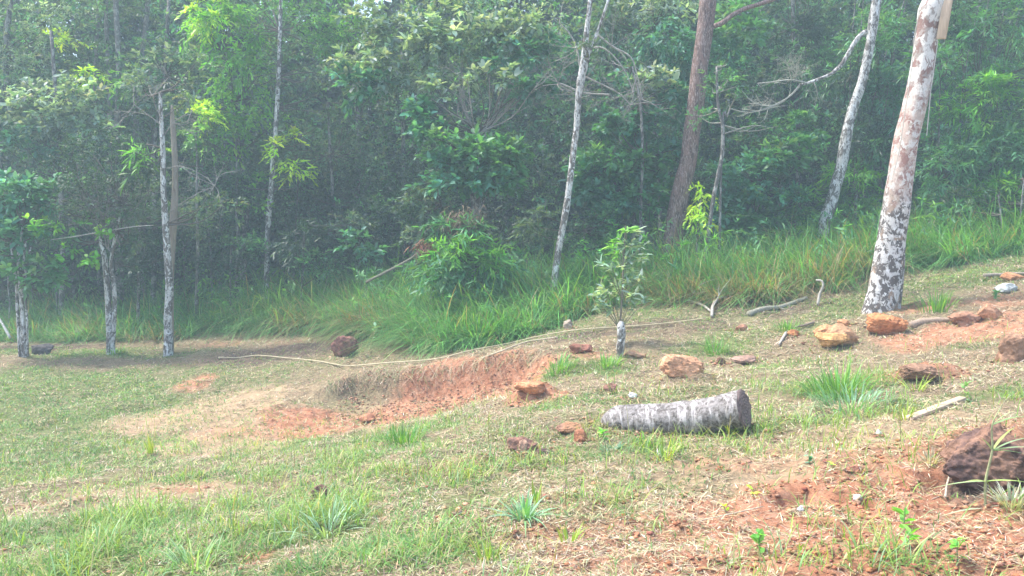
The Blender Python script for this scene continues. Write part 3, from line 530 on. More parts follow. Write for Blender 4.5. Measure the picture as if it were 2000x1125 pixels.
def bamboo(label, px, clusters, Y, seed, cols=None):
    r = np.random.default_rng(seed); st = []
    for k in range(5):
        a = px+r.uniform(-70, 70); s = r.uniform(-.12, .12); st.append([(a, 520, 1.5), (a+s*150, 350, 1.5), (a+s*350+15, 150, 1.2), (a+s*600+60, -60, .8)])
    tree('bamboo_clump', label, 'bamboo', st, Y, clusters, 'bark_grey', seed, sides=6, wob=.02, twc=(.12, .12, .08))
bamboo('bamboo thicket with fine pointed leaves right of the thick blotched tree', 1880,
     [(1880,130,14.5,95,60,'lance',200,'md'),(1930,200,14.2,80,60,'lance',170,'br'),(1870,260,14.3,80,60,'lance',170,'md'),(1950,300,14,70,60,'lance',170,'md'),(1850,340,14,60,50,'lance',120,'md'),(1960,60,14.6,90,60,'lance',150,'md'),(2040,250,14,70,150,'lance',200,'md'),(1900,20,15,110,50,'lance',130,'dk'),(1880,395,13.8,60,30,'lance',60,'du')], 14.6, 51)
bamboo('dark green bamboo foliage seen between the white mottled tree and thick trunk', 1700,
     [(1710,90,15.5,55,70,'lance',150,'md'),(1730,190,15.3,40,60,'lance',110,'bl'),(1690,250,15.2,50,50,'lance',110,'dk'),(1660,130,15.6,50,60,'lance',90,'dk'),(1710,300,15.2,50,40,'lance',80,'md')], 15.6, 52)
tree('arching_bamboo_bush', 'bright green arching bush of long pointed leaves at the right edge above the grass', 'bush',
     [[(1960,470,1.8),(1955,420,1.6),(1950,380,1.2)], [(1990,470,1.8),(1995,400,1.6),(2000,350,1.2)]], 13.2,
     [(1950,385,13.8,70,28,'lance',130,'br'),(2000,350,13.8,40,30,'lance',60,'md'),(2020,400,13.7,50,40,'lance',80,'br'),(1890,400,13.8,50,20,'lance',60,'md')], 'bark_grey', 53)
def ex_yel(mt, mtw, ml, r):
    for (a, b_, k) in [(1368,370,6),(1378,380,5),(1362,402,6),(1372,412,4),(1360,425,4),(1385,435,2)]: sprays(ml, W(a, b_, 13.4)+r.normal(0, .035, (k, 3)), np.array([[.2, 0, -.3]])+r.normal(0, .5, (k, 3)), 'hang', YLG, W3, r, 1.0)
tree('yellow_sapling', 'little sapling with yellow-green leaves, backlit glow put into their colour, right beside the red-brown trunk', 'sapling', [[(1362,470,2.2),(1364,430,2),(1368,395,1.6),(1372,370,1)]], 13.4, [], 'bark_grey', 54, extra=ex_yel, sides=6)
# thin trunks inside the wood
g1 = 'thin trunks in the dim wood on the left'; g2 = 'hazy grey trunks in the upper left of the wood'
THIN = [(385,540,384,395,3,'thin pale trunk in dim wood, first to the right of the dead tan stem'),(412,520,405,440,2,'very thin pale stem, second to the right of the dead tan stem'),(432,530,434,430,2.5,'pale stem midway between dead tan stem and vine-clad tree'),
 (463,525,462,420,3,'straight pale trunk, left one of a close pair beside the vine-clad tree'),(478,535,476,470,3.4,'thicker pale trunk, right one of a close pair beside the vine-clad tree'),(145,640,142,540,3,'thin mottled trunk rising from grass just left of the twin-trunked tree'),
 (110,620,109,560,2.2,'thin pale stem midway between edge shrub and twin-trunked tree'),(60,640,62,540,2.5,'thin trunk close behind the many-stemmed shrub at left edge'),(360,530,356,460,1.6,'hair-thin stem close to the right side of the mottled tree'),
 (575,520,577,450,1.8,'thin dim stem first to the right of the vine-clad tree'),(665,520,668,440,1.5,'thin dim stem well right of the vine-clad tree above the grass'),(18,620,16,560,2,'leftmost thin dark stem at the very edge of the photo')]
for k, (x0, y0, x1, y1, w, lb) in enumerate(THIN):
    Y = 15.6+(k*37 % 11)*.3
    tree('thin_tree', lb, 'tree', [[(x0, y0, w), ((x0+x1)/2+2, (y0+y1)/2, w), (x1, y1, w*.9), (x1*2-x0+2, y1-70, w*.7), (x1*3-x0*2, y1-150, w*.4)]], Y,
         [(x1*2-x0, y1-60, Y-.1, 40, 45, 'mid', 60, 'dk'), (x1*2-x0, y1-140, Y+.1, 45, 50, 'mid', 60, 'du')], 'bark_pale', 100+k, g1, sides=6, sub=2)
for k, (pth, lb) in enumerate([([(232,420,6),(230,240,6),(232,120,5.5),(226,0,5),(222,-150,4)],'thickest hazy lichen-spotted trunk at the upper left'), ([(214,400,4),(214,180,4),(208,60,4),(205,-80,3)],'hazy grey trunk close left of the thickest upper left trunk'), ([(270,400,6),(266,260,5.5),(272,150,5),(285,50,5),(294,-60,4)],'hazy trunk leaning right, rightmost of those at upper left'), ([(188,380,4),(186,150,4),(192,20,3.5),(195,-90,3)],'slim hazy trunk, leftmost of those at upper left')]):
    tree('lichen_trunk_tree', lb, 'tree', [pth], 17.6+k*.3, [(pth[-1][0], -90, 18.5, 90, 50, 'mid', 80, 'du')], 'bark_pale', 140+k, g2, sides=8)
tree('tall_grey_tree', 'faint tall grey trunk under the strip of sky, behind the fan-stemmed tree', 'tree', [[(790,500,4),(788,300,4),(786,100,3.5),(785,-80,3)]], 20, [(840,-60,20,60,40,'mid',60,'du')], 'bark_grey', 150, sides=8)
tree('weedy_bush', 'weedy leafy mound of fresh green rising from the tall grass beneath the brown dead leaves', 'bush', [[(905,600,2),(905,540,2),(908,500,1.5)]], 12.2,
     [(905,500,12.1,75,30,'lance',130,'br'),(880,530,12,80,30,'lance',120,'md'),(950,520,12.1,60,30,'lance',80,'md'),(900,455,12.2,45,25,'lance',60,'md')], 'bark_grey', 61)
tree('low_shrub', 'low dark leafy shrub between the bright yellow-green crown tree and the vine-clad tree', 'shrub', [[(450,600,2),(450,520,2),(452,480,1.5)]], 15.2,
     [(440,500,15.1,60,30,'mid',90,'dk'),(480,480,15.2,40,30,'mid',50,'md')], 'bark_grey', 62)
tree('low_shrub', 'tangled low shrub filling the gap right of the thin pale leaning tree', 'shrub', [[(1140,560,2),(1140,490,2),(1142,450,1.5)]], 13.8,
     [(1140,460,13.7,45,40,'mid',80,'du'),(1190,450,13.9,60,40,'mid',110,'md'),(1060,440,14.4,50,50,'lance',70,'du')], 'bark_grey', 63)
tree('low_shrub', 'low leafy shrub above the grass left of the white mottled tree', 'shrub', [[(1540,520,2),(1540,460,2),(1542,430,1.5)]], 14.6,
     [(1540,430,14.5,60,28,'mid',90,'md'),(1580,410,14.6,40,30,'lance',50,'br'),(1450,440,14.2,50,22,'lance',50,'md')], 'bark_grey', 64)
# dead things in the grass
r = np.random.default_rng(60)
p0 = G(905, 520); p0 = W(905, 470, 12.3); t = thing('dead_fern', 'clump of brown dead drooping leaves above the tall grass under the round bush', 'dead plant', (p0[0], p0[1], float(T(p0[0], p0[1])))); mb = MB(); q = W(905, 432, 12.3)
n_ = 800; d = nrm(r.normal(0, 1, (n_, 3))*np.array([1, 1, .35])); P = q+r.normal(0, 1, (n_, 3))*np.array([.15, .12, .11])
blades(mb, P, d, r.uniform(.05, .17, n_), .011, 1.3, pick([(.22, .16, .10), (.30, .24, .15), (.15, .11, .08)], W3, n_), 3); mb.build('leaves', M['straw'], t)
mb = MB(); tube(mb, [(p0[0], p0[1], float(T(p0[0], p0[1]))-.05), q], [.02, .012], 6, (.2, .16, .12)); mb.build('stem', M['twig'], t)
a, b_, c_ = W(740, 545, 12.6), W(800, 507, 12.3), W(832, 480, 12.2); t = thing('leaning_branch', 'leaning cut branch with a tuft of withered red-brown leaves at its tip', 'branch', tuple(a)); mb = MB(); tube(mb, [a-np.array([.2, 0, .05]), b_, c_], [.024, .022, .018], 8, (.20, .19, .15), sub=3, cap=True, wob=.1); mb.build('stick', M['twig'], t)
mb = MB(); n_ = 160; blades(mb, c_+r.normal(0, 1, (n_, 3))*np.array([.08, .05, .04]), nrm(r.normal(0, 1, (n_, 3))+np.array([0, 0, -.4])), r.uniform(.08, .2, n_), .016, .9, pick([(.34, .14, .09), (.42, .2, .12), (.2, .1, .07)], W3, n_), 2); mb.build('leaves', M['straw'], t)
a, b_ = W(-8, 612, 12.5), W(20, 660, 12.3); mb = MB(); tube(mb, [a, (a+b_)/2+np.array([0, 0, .01]), b_], [.018, .018, .022], 7, (.62, .6, .55), sub=4, cap=True); tag(mb.build('stick', M['twig'], loc=tuple(b_)), 'bare white stick leaning into the lawn at the left edge', 'stick')
# ------------------------------------------------------------------ masses of foliage behind
r = np.random.default_rng(5)
def mass(name, label, n, yr, zr, style, cols, wts, seed, th=.5, sc=1, xs=1.0, cut=None, cell=1.1):
    r = np.random.default_rng(seed); y = r.uniform(*yr, n); x = r.uniform(-1, 1, n)*(y*.72+2)*xs; g = T(x, y); z = g+zr[0]+(zr[1]-zr[0])*r.random(n)
    d = fbm(x*cell, y*cell*.8, z*cell*1.1, seed=seed, o=3); k = d > th
    if cut is not None: k &= cut(x, y, z)
    P = np.c_[x, y, z][k]; O = r.normal(0, 1, P.shape)+np.array([0, -.5, .2]); mb = MB(); sprays(mb, P, O, style, cols, wts, r, sc, .25)
    return kind(mb.build(name, M['leaf']), 'stuff', label, 'foliage')
def pxy(x, y, z):
    dz = z-CAMZ; zc = cp*y-sp_*dz; return 1000+F*x/zc, 562.5-F*(sp_*y+cp*dz)/zc
def cutsky(x, y, z):
    return ~((np.abs(x/y-(-.168)) < .03) & ((z-CAMZ)/y > .25))
mass('undergrowth', 'dim leafy undergrowth filling the wood behind the tall grass', 30000, (15.6, 20), (0, 3.0), 'mid', SHADE+DK+MDG+DUL, (1, 2, 2, 2, 2, 2, 1, 1, 1, 1, 1, 1), 5, .50, 1.0)
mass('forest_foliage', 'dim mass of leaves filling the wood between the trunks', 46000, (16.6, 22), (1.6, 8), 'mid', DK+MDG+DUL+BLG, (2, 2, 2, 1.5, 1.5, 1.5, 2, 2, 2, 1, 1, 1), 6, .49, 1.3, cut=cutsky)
mass('far_wood', 'far-off wood closing the view behind the nearer trees', 90000, (23, 33), (0, 14), 'far', SHADE+DK+MDG+DUL, (1, 2, 2, 2, 2, 2, 1, 1, 1, 1, 1, 1), 8, .42, 1.7, cut=cutsky, cell=.6)
# ------------------------------------------------------------------ tall grass bank
FR = [G(a, b_) for a, b_ in [(-150,668),(100,668),(240,668),(380,655),(520,650),(650,650),(740,662),(850,681),(940,680),(1010,662),(1080,642),(1150,625),(1250,595),(1400,595),(1520,590),(1640,555),(1780,528),(1880,512),(2000,496),(2150,486)]]
FX = np.array([p[0] for p in FR]); FY = np.array([p[1] for p in FR]); o_ = np.argsort(FX); FX = FX[o_]; FY = FY[o_]
r = np.random.default_rng(77); n_ = 120000
x = r.uniform(-10.5, 11.5, n_); dep = r.random(n_)**1.25*4.6; y = np.interp(x, FX, FY)+dep+(fbm(x*1.5, x*0, seed=3)-.5)*1.1
ok = (fbm(x*.9, y*.9, seed=14) > .27+.12*sst(-5, -8, x)); ok &= (r.random(n_) < np.where(x < -5.5, .65, 1.0)); x, y, dep = x[ok], y[ok], dep[ok]; n_ = len(x)
tuft = fbm(x*2.3, y*2.3, seed=15, o=2); hh = (.62+.75*tuft)*(1+.22*sst(1.5,-1.5,x)+.25*sst(3,6,x))*(.62+.38*sst(0, .9, dep))*r.uniform(.55, 1.15, n_)*np.where(x < -5.5, .75, 1)
# blades lean outward from tuft centres
cxn = np.round(x*2.2+hsh(np.round(y*2.2), np.round(x), np.zeros(n_), 3)*.8)/2.2; cyn = np.round(y*2.2)/2.2
d = np.c_[(x-cxn)*1.6, (y-cyn)*1.6, np.ones(n_)]+r.normal(0, .32, (n_, 3)); d = nrm(d)
hue = fbm(x*.8, y*.8, seed=19, o=3); dry = (r.random(n_) < .11+.5*sst(.50, .66, hue)*sst(1.3, .1, dep))
kf = (.62+.75*fbm(x*2.1, y*2.1, seed=23, o=3))[:, None]
c = kf*np.where(dry[:, None], pick([(.34, .28, .15), (.27, .20, .12), (.42, .36, .20)], W3, n_), pick([(.13, .33, .10), (.17, .39, .12), (.22, .41, .12), (.08, .22, .08)], (3, 3, 1+0, 2), n_))
mb = MB(); blades(mb, np.c_[x, y, T(x, y)-.03], d, hh*1.15, r.uniform(.007, .016, n_), r.uniform(.25, 1.5, n_), c, 5)
kind(mb.build('tall_grass', M['grass']), 'stuff', 'band of tall arching green grass along the edge of the wood', 'tall grass')
r = np.random.default_rng(78); n_ = 2600; x = r.uniform(-9, 11, n_); y = np.interp(x, FX, FY)+.15+r.random(n_)*4; ok = fbm(x*1.3, y*1.3, seed=24, o=3) > .52; x, y = x[ok], y[ok]
mb = MB(); sprays(mb, np.c_[x, y, T(x, y)+r.uniform(.15, 1.0, len(x))], r.normal(0, .6, (len(x), 3))+np.array([0, -.4, .5]), 'lance', MDG+BRT, (2, 2, 1, 1, 1, .5), r, .8)
kind(mb.build('bank_weeds', M['leaf']), 'stuff', 'leafy weeds and creepers tangled through the tall grass', 'weeds')
# ------------------------------------------------------------------ short grass over the lawn and the slope
def vis(n, seed, pw=1.35):
    r = np.random.default_rng(seed); y = 2.9+11.5*r.random(n)**pw; x = r.uniform(-1, 1, n)*(y*.68+1.6); return x, y, r
def fq(x, y): return y < np.interp(x, FX, FY)+.3
x, y, r = vis(500000, 201); g = interp(mG, x, y); rd = interp(mR, x, y); tn = interp(mT, x, y); pt = fbm(x*2.4, y*2.4, seed=71, o=3); pf = fbm(x*9, y*9, seed=72, o=2)
pr = np.clip((g*1.0+.30)*(1-.45*sst(6.5, 4.2, y))*sst(.41, .60, pt*.55+pf*.45+g*.07)*(1-.80*np.maximum(rd*(1-.5*g), tn*.9)), 0, 1)
ok = (r.random(len(x)) < pr) & fq(x, y); x, y, g = x[ok], y[ok], g[ok]; n_ = len(x)
nearf = sst(6.5, 3.5, y); hh = r.uniform(.02, .075, n_)*(1+.9*nearf)*(.7+.6*g)
d = nrm(r.normal(0, .62, (n_, 3))*np.array([1, 1, 0])+np.array([0, 0, 1])); hu = fbm(x*1.7, y*1.7, seed=73, o=3)[:, None]
c = pick([(.13, .27, .07), (.19, .32, .09), (.10, .23, .08), (.26, .30, .13), (.38, .33, .19)], (4, 3, 3, 1.6, 1.3), n_)*(.6+.8*hu)
mb = MB(); blades(mb, np.c_[x, y, T(x, y)-.006], d, hh, .0022+.0009*y*.6+.001*r.random(n_), r.uniform(.2, 1.1, n_), c, 3)
kind(mb.build('lawn_grass', M['grass']), 'stuff', 'short patchy green grass over the lawn and the bare slope', 'grass'); print('LAWN', n_)
# taller wispy grass in the foreground
x, y, r = vis(190000, 202, 1.4); g = interp(mG, x, y); pt = fbm(x*3.1, y*3.1, seed=75, o=3); ok = (r.random(len(x)) < np.clip((g*.9+.14)*sst(.44, .66, pt), 0, 1)*sst(10, 5, y)) & fq(x, y)
x, y = x[ok], y[ok]; n_ = len(x); d = nrm(r.normal(0, .3, (n_, 3))*np.array([1, 1, 0])+np.array([0, 0, 1]))
c = pick([(.19, .33, .08), (.28, .40, .10), (.22, .36, .19), (.46, .43, .22)], (3, 3, 1.5, 1.2), n_)
mb = MB(); blades(mb, np.c_[x, y, T(x, y)-.008], d, r.uniform(.06, .24, n_)*(1+.5*sst(.5, -1.5, x)*sst(6, 4.5, y)), r.uniform(.003, .0075, n_), r.uniform(.15, 1.1, n_), c, 4)
kind(mb.build('wispy_grass', M['grass']), 'stuff', 'longer wispy grass blades scattered over the near slope', 'grass'); print('WISP', n_)
# dry straw litter lying on the soil
x, y, r = vis(470000, 203, 1.3); rd = interp(mR, x, y); pt = fbm(x*3.3, y*3.3, seed=76, o=3)*.6+fbm(x*13, y*13, seed=77, o=2)*.4
ok = (r.random(len(x)) < sst(.32, .58, pt)*(1-.5*rd*sst(.5, 1.5, x))*(1-.6*interp(mT, x, y)*sst(0, -1, x))*(.5+.5*sst(-6, -1, x+y*.0))) & fq(x, y); x, y = x[ok], y[ok]; n_ = len(x)
a = r.uniform(0, 6.283, n_); el = r.normal(.08, .22, n_); d = np.c_[np.cos(a)*np.cos(el), np.sin(a)*np.cos(el), np.sin(el)]
c = pick([(.46, .37, .23), (.36, .27, .17), (.56, .49, .36), (.24, .17, .12), (.34, .34, .18)], (3, 3, 1.4, 2, 1), n_, .25); c = c*(1-.55*interp(mD, x, y))[:, None]*(1+.2*sst(-1, 2, x)[:, None])
mb = MB(); blades(mb, np.c_[x, y, T(x, y)+r.uniform(.001, .012, n_)], d, r.uniform(.018, .075, n_)*(.7+.07*y), .0016+.0008*y*.6+.001*r.random(n_), r.uniform(-.1, .25, n_), c, 2)
kind(mb.build('straw_litter', M['straw']), 'stuff', 'dry straw and leaf litter strewn over the soil', 'litter'); print('STRAW', n_)
# crumbs of soil
def crumbs(x, y, s, cols, seed):
    r = np.random.default_rng(seed); n = len(x); V0 = np.array([(1,0,0),(0,1,0),(-1,0,0),(0,-1,0),(0,0,1),(0,0,-1),(.6,.6,.5),(-.6,.6,.5),(-.6,-.6,.5),(.6,-.6,.5)], float)
    F0 = [(0,6,9),(0,1,6),(1,7,6),(1,2,7),(2,8,7),(2,3,8),(3,9,8),(3,0,9),(4,9,6),(4,6,7),(4,7,8),(4,8,9),(5,1,0),(5,2,1),(5,3,2),(5,0,3)]
    a = r.uniform(0, 6.28, n); ca, sa = np.cos(a)[:, None], np.sin(a)[:, None]; J = V0[None]*r.uniform(.6, 1.2, (n, 10, 1))*np.array([1, 1, .7]); X = J[..., 0]*ca-J[..., 1]*sa; Yv = J[..., 0]*sa+J[..., 1]*ca
    V = np.stack([X*s[:, None]*1.2+x[:, None], Yv*s[:, None]+y[:, None], J[..., 2]*s[:, None]+(T(x, y)+s*.25)[:, None]], -1)
    mb = MB(); mb.add(V.reshape(-1, 3), tris=((np.arange(n)*10)[:, None, None]+np.array(F0)[None]).reshape(-1, 3), col=np.repeat(pick(cols, W3, n, .2, r), 10, 0)); return mb
x, y, r = vis(60000, 204, 1.6); rd = interp(mR, x, y); ok = (r.random(len(x)) < (.05+.75*rd)*sst(.38, .6, fbm(x*4, y*4, seed=79))*sst(10, 5, y)) & fq(x, y); x, y = x[ok], y[ok]
kind(crumbs(x, y, .004+.011*r.random(len(x))**2.5+.004, [(.46, .20, .11), (.55, .30, .18), (.32, .14, .09)], 5).build('soil_crumbs', M['rock'], smooth=False), 'stuff', 'small crumbs of orange soil on the bare slope', 'soil'); print('CRUMB', len(x))
# ------------------------------------------------------------------ rocks, clods, log and sticks
ROCKS = []
def rock(name, label, cat, px, py, wpx, hpx, col, seed, group=None, col2=None, cuts=16, sink=.27, ang=.5, rot=None, flat=1):
    r = np.random.default_rng(seed); g = G(px, py+hpx*.42); Y = g[1]; sx_ = wpx/2/F*Y*1.15; ROCKS.append((g[0], g[1]+sx_*.35, sx_)); sz = hpx/2/F*Y*1.22
    import bmesh
    bm = bmesh.new(); bmesh.ops.create_icosphere(bm, subdivisions=6 if wpx > 70 else 5, radius=1); V = np.array([v.co[:] for v in bm.verts]); Fc = np.array([[v.index for v in f.verts] for f in bm.faces]); bm.free()
    for k in range(cuts):
        nn = nrm(r.normal(0, 1, 3)); dd = r.uniform(.55, .88); e = V@nn-dd; V = V-np.maximum(e, 0)[:, None]*nn*.9
    nz = fbm(V[:, 0]*1.6+seed, V[:, 1]*1.6, V[:, 2]*1.6, seed=seed, o=5); V = V*(1+(nz-.5)*ang)[:, None]
    nf = fbm(V[:, 0]*9+seed, V[:, 1]*9, V[:, 2]*9, seed=seed+3, o=3); V = V*(1+(nf-.5)*.24+(fbm(V[:, 0]*26+seed, V[:, 1]*26, V[:, 2]*26, seed=seed+7, o=2)-.5)*(.10 if wpx > 70 else .05))[:, None]
    V = V*np.array([sx_, max(sx_*.75, sz*.8), sz]); V = V+np.array([g[0], g[1]+sx_*.35, float(T(g[0], g[1]+sx_*.35))+sz*(1-sink*2)])
    c1 = np.array(col); c2 = np.array(col2 if col2 is not None else c1*.6); k = sst(.4, .6, fbm(V[:, 0]*9, V[:, 1]*9, V[:, 2]*9, seed=seed+9))[:, None]
    mb = MB(); mb.add(V, tris=Fc, col=np.clip((c1*(1-k*.7)+c2*k*.7)*1.35, 0, .85)); o = mb.build(name, M['rock'], loc=(g[0], g[1]+sx_*.35, float(T(g[0], g[1])))); tag(o, label, cat, group); return o
OR = (.50, .25, .13); ORD = (.40, .17, .08); GR = (.34, .28, .24); DKR = (.15, .10, .09)
rock('stone', 'large angular orange stone behind the log, pointed at its left end', 'stone', 1337, 714, 76, 52, (.58, .33, .2), 3, col2=(.42, .22, .13))
rock('soil_clod', 'big domed rust-red clod of earth below the thick blotched tree', 'clod', 1731, 636, 82, 44, ORD, 5, col2=(.48, .22, .10), ang=.35)
rock('stone', 'upper left stone of the pale orange heap between log and thick tree', 'stone', 1618, 648, 44, 30, OR, 6, 'orange stone heap')
rock('stone', 'largest pale orange stone in the middle of the heap left of the rust-red clod', 'stone', 1642, 655, 66, 48, (.48, .28, .16), 7, 'orange stone heap')
rock('stone', 'low ochre stone at the front of the orange heap', 'stone', 1628, 668, 58, 32, (.52, .30, .13), 8, 'orange stone heap')
rock('stone', 'small round orange stone on top at the back of the heap', 'stone', 1650, 631, 24, 18, OR, 9, 'orange stone heap')
rock('stone', 'dark reddish boulder at the foot of the tall grass beside the lawn', 'stone', 671, 678, 52, 46, (.20, .10, .08), 10, col2=(.11, .06, .05))
rock('stone', 'small orange stone at the end of a short stick, right of the fallen branches', 'stone', 1549, 650, 26, 16, ORD, 11)
rock('stone', 'long low reddish stone near the right edge below the bare tree roots', 'stone', 1893, 622, 62, 30, (.42, .23, .15), 12)
rock('stone', 'rounded orange stone leaning on the long low reddish one', 'stone', 1938, 610, 42, 32, (.50, .28, .17), 13)
rock('stone', 'small orange stone high up at the right edge beside a branch', 'stone', 1982, 540, 38, 18, OR, 14)
rock('stone', 'flat pale grey stone at the right edge among small leaves', 'stone', 1972, 563, 42, 18, (.5, .52, .5), 15)
rock('earth_mound', 'low brown mound of loose earth in front of the leafy tufts on the right', 'mound', 1800, 733, 80, 32, (.30, .18, .12), 16, ang=.3)
rock('soil_clod', 'large earthy brown clod cut off by the right edge', 'clod', 1990, 682, 68, 62, (.34, .20, .13), 17)
rock('soil_clod', 'ring-shaped brown clod with a hollow, left of the log', 'clod', 1022, 868, 54, 34, (.26, .14, .10), 18, col2=(.14, .09, .08), ang=.9)
rock('stone', 'pale brown stone lying in the hollow of the dark clod', 'stone', 1020, 872, 24, 26, (.38, .24, .17), 19)
rock('soil_clod', 'thin dark clod just right of the brown clods near the log', 'clod', 1062, 884, 40, 12, DKR, 20)
rock('soil_clod', 'orange-brown clod with a dark left flank near the log tip', 'clod', 1108, 838, 58, 20, (.40, .21, .12), 21, col2=(.18, .11, .09))
rock('soil_clod', 'short upright red clod right next to the log tip', 'clod', 1134, 852, 24, 30, (.38, .17, .10), 22)
rock('stone', 'dark brown stone half hidden in the grass left of the foreground', 'stone', 625, 962, 34, 28, (.20, .11, .09), 23, col2=(.12, .08, .07))
rock('stone', 'small reddish stone in the near grass at the bottom left', 'stone', 489, 1030, 22, 22, (.30, .14, .10), 24)
rock('stone', 'small red-brown stone behind the log with a yellow crumb beside it', 'stone', 1194, 757, 26, 18, (.30, .16, .12), 25)
rock('stone', 'white chip of stone on the grass just behind the log', 'stone', 1238, 773, 20, 12, (.8, .8, .78), 26)
rock('stone', 'pale round stone half sunk in the grass edge beyond the cane', 'stone', 1110, 634, 22, 20, (.42, .34, .27), 27)
rock('stone', 'dark stone beside the stems at the left edge of the lawn', 'stone', 78, 682, 44, 28, (.10, .09, .09), 28)
rock('stone', 'dark reddish low clod right of the end of the cut bank', 'stone', 1135, 682, 50, 20, (.30, .14, .10), 29)
rock('stone', 'brown flat stone hiding behind the short grey post', 'stone', 1240, 692, 42, 14, (.36, .22, .14), 30)
rock('stone', 'dark brown stone right of the angular orange stone', 'stone', 1407, 706, 22, 16, (.24, .14, .10), 31)
rock('stone', 'flat brown stone with a pale top edge in the middle of the slope', 'stone', 1458, 706, 48, 16, (.34, .22, .17), 32)
rock('stone', 'small white pebble on the orange soil below the dug hole', 'pebble', 1565, 999, 16, 12, (.82, .74, .68), 33)
rock('stone', 'pale violet-grey pebble on bare orange soil right of the hole', 'pebble', 1677, 977, 18, 12, (.62, .58, .6), 34)
rock('stone', 'white pebble near the lower end of the half-buried plank', 'pebble', 1716, 846, 12, 14, (.82, .8, .75), 35)
rock('stone', 'ochre stone at the lip of the shallow red bank', 'stone', 715, 820, 34, 16, (.42, .20, .12), 36)
rock('stone', 'small reddish stone at the left side of the largest foreground tuft', 'stone', 1670, 918, 26, 16, (.42, .20, .13), 37)
rock('soil_clod', 'low lump of bright orange soil at the head of the slope left of the log', 'clod', 1041, 770, 70, 22, (.52, .24, .13), 38, ang=.35)
rock('stone', 'small brown stone in the middle of the slope below the orange heap', 'stone', 1448, 640, 26, 14, (.34, .18, .12), 39)
rock('stone', 'brown stone in the near foreground right of the longer grass', 'stone', 897, 1006, 16, 10, (.22, .17, .15), 40)
# log
L0 = np.array(G(1185, 850)); L1 = np.array(G(1458, 822))
Yl = 5.55; pa = W(1178, 832, 5.75); pb = W(1455, 797, 5.45)
K = [(1174,832,2,6.02),(1183,829,13,6.0),(1199,827,24,5.97),(1222,826,30,5.93),(1262,825,33,5.85),(1305,823,34,5.77),(1350,818,34,5.69),(1395,810,35,5.61),(1424,804,36,5.56),(1439,801,38,5.53),(1453,799,40,5.505)]
P, q = pxpath(K, 5.6); gz = T(P[:, 0], P[:, 1]); P[:, 2] = np.maximum(P[:, 2]-.0, gz+q*.80)*.5+P[:, 2]*.5
LOGP = P
root = thing('fallen_log', 'cut grey log with whitish bark patches lying on the slope, sawn dark end facing right', 'log', (P[5][0], P[5][1], float(T(P[5][0], P[5][1]))))
def lgl(u, th, pts): return 1+.05*np.cos(3*th[None]+u[:, None]*2)+.03*np.sin(u[:, None]*60+np.sin(th[None]*3)*2)*.6
mb = MB(); tube(mb, P, q, 44, sub=9, wob=.10, lobes=lgl, seed=9)
m, nt, b = mat('log_bark'); co = objco(nt, (1, 1, 1)); cs = objco(nt, (2.6, .8, .5))
c = mixc(nt, (.11, .095, .085), (.33, .305, .295), ramp(nt, ntex(nt, 26, 8, .72, co), [(.40, (0, 0, 0)), (.56, (1, 1, 1))]))
c = mixc(nt, c, (.58, .54, .54), ramp(nt, ntex(nt, 7.0, 8, .7, cs, 1.2), [(.52, (0, 0, 0)), (.60, (.9, .9, .9))]))
c = mixc(nt, c, (.13, .10, .09), ramp(nt, ntex(nt, 55, 5, .7, co), [(.60, (0, 0, 0)), (.66, (1, 1, 1))]))
nt.links.new(c, b.inputs['Base Color']); b.inputs['Roughness'].default_value = .85; b.inputs['Specular IOR Level'].default_value = .2; bump(nt, b, ntex(nt, 38, 8, .75, co), .9, .02)
mb.build('bark', m, root)
ax = nrm(P[-1]-P[-2]); ref = nrm(np.cross(ax, [0, 0, 1.])); upv = np.cross(ref, ax); th = np.linspace(0, 2*math.pi, 44, endpoint=False); V = [P[-1]+ax*.012]; 
rings = 12
for k in range(1, rings+1):
    rr = q[-1]*k/rings*1.02*(1+.05*np.cos(2*th+1)); V += list(P[-1]+ax*(.012 if k < rings else -.004)+rr[:, None]*(ref*np.cos(th)[:, None]+upv*np.sin(th)[:, None])+ax*(r.normal(0, .004, 44))[:, None])
V = np.array(V); tr = [(0, 1+i, 1+(i+1) % 44) for i in range(44)]; qd = [(1+k*44+i, 1+(k+1)*44+i, 1+(k+1)*44+(i+1) % 44, 1+k*44+(i+1) % 44) for k in range(rings-1) for i in range(44)]
mb = MB(); rg = np.r_[0, np.repeat(np.arange(1, rings+1), 44)]; cc_ = np.array([.24, .17, .15])*(1+.35*np.where(rg % 2 == 0, 1, -1)*(rg < rings))[:, None]*r.uniform(.75, 1.2, (len(V), 1)); mb.add(V, tris=tr, quads=qd, col=cc_); mb.build('sawn_end', M['twig'], root)
# short grey post, with the broad-leaved sapling behind it
P, q = pxpath([(1210,706,7),(1211,690,7.2),(1213,668,7.5),(1214,650,8.5),(1213,636,7.5),(1214,627,3.5)], 8.6); P[0][2] = float(T(P[0][0], P[0][1]))-.05
mb = MB(); tube(mb, P, q, 12, sub=5, wob=.35, seed=3, cap=True); o = mb.build('short_post', M['bark_white'], loc=tuple(P[0])); tag(o, 'short gnarled grey-white post standing in front of the leafy sapling', 'post')
r = np.random.default_rng(91); P, q = pxpath([(1209,705,2.2),(1212,620,2.2),(1216,560,2),(1218,500,1.6),(1222,440,1)], 9.3); P[0][2] = float(T(P[0][0], P[0][1]))-.05
t = thing('leafy_sapling', 'upright sapling with glossy long leaves in whorls in front of the tall grass', 'sapling', (P[0][0], P[0][1], float(T(P[0][0], P[0][1]))))
mb = MB(); tube(mb, P, q, 7, (.25, .22, .17), sub=5)
ml = MB()
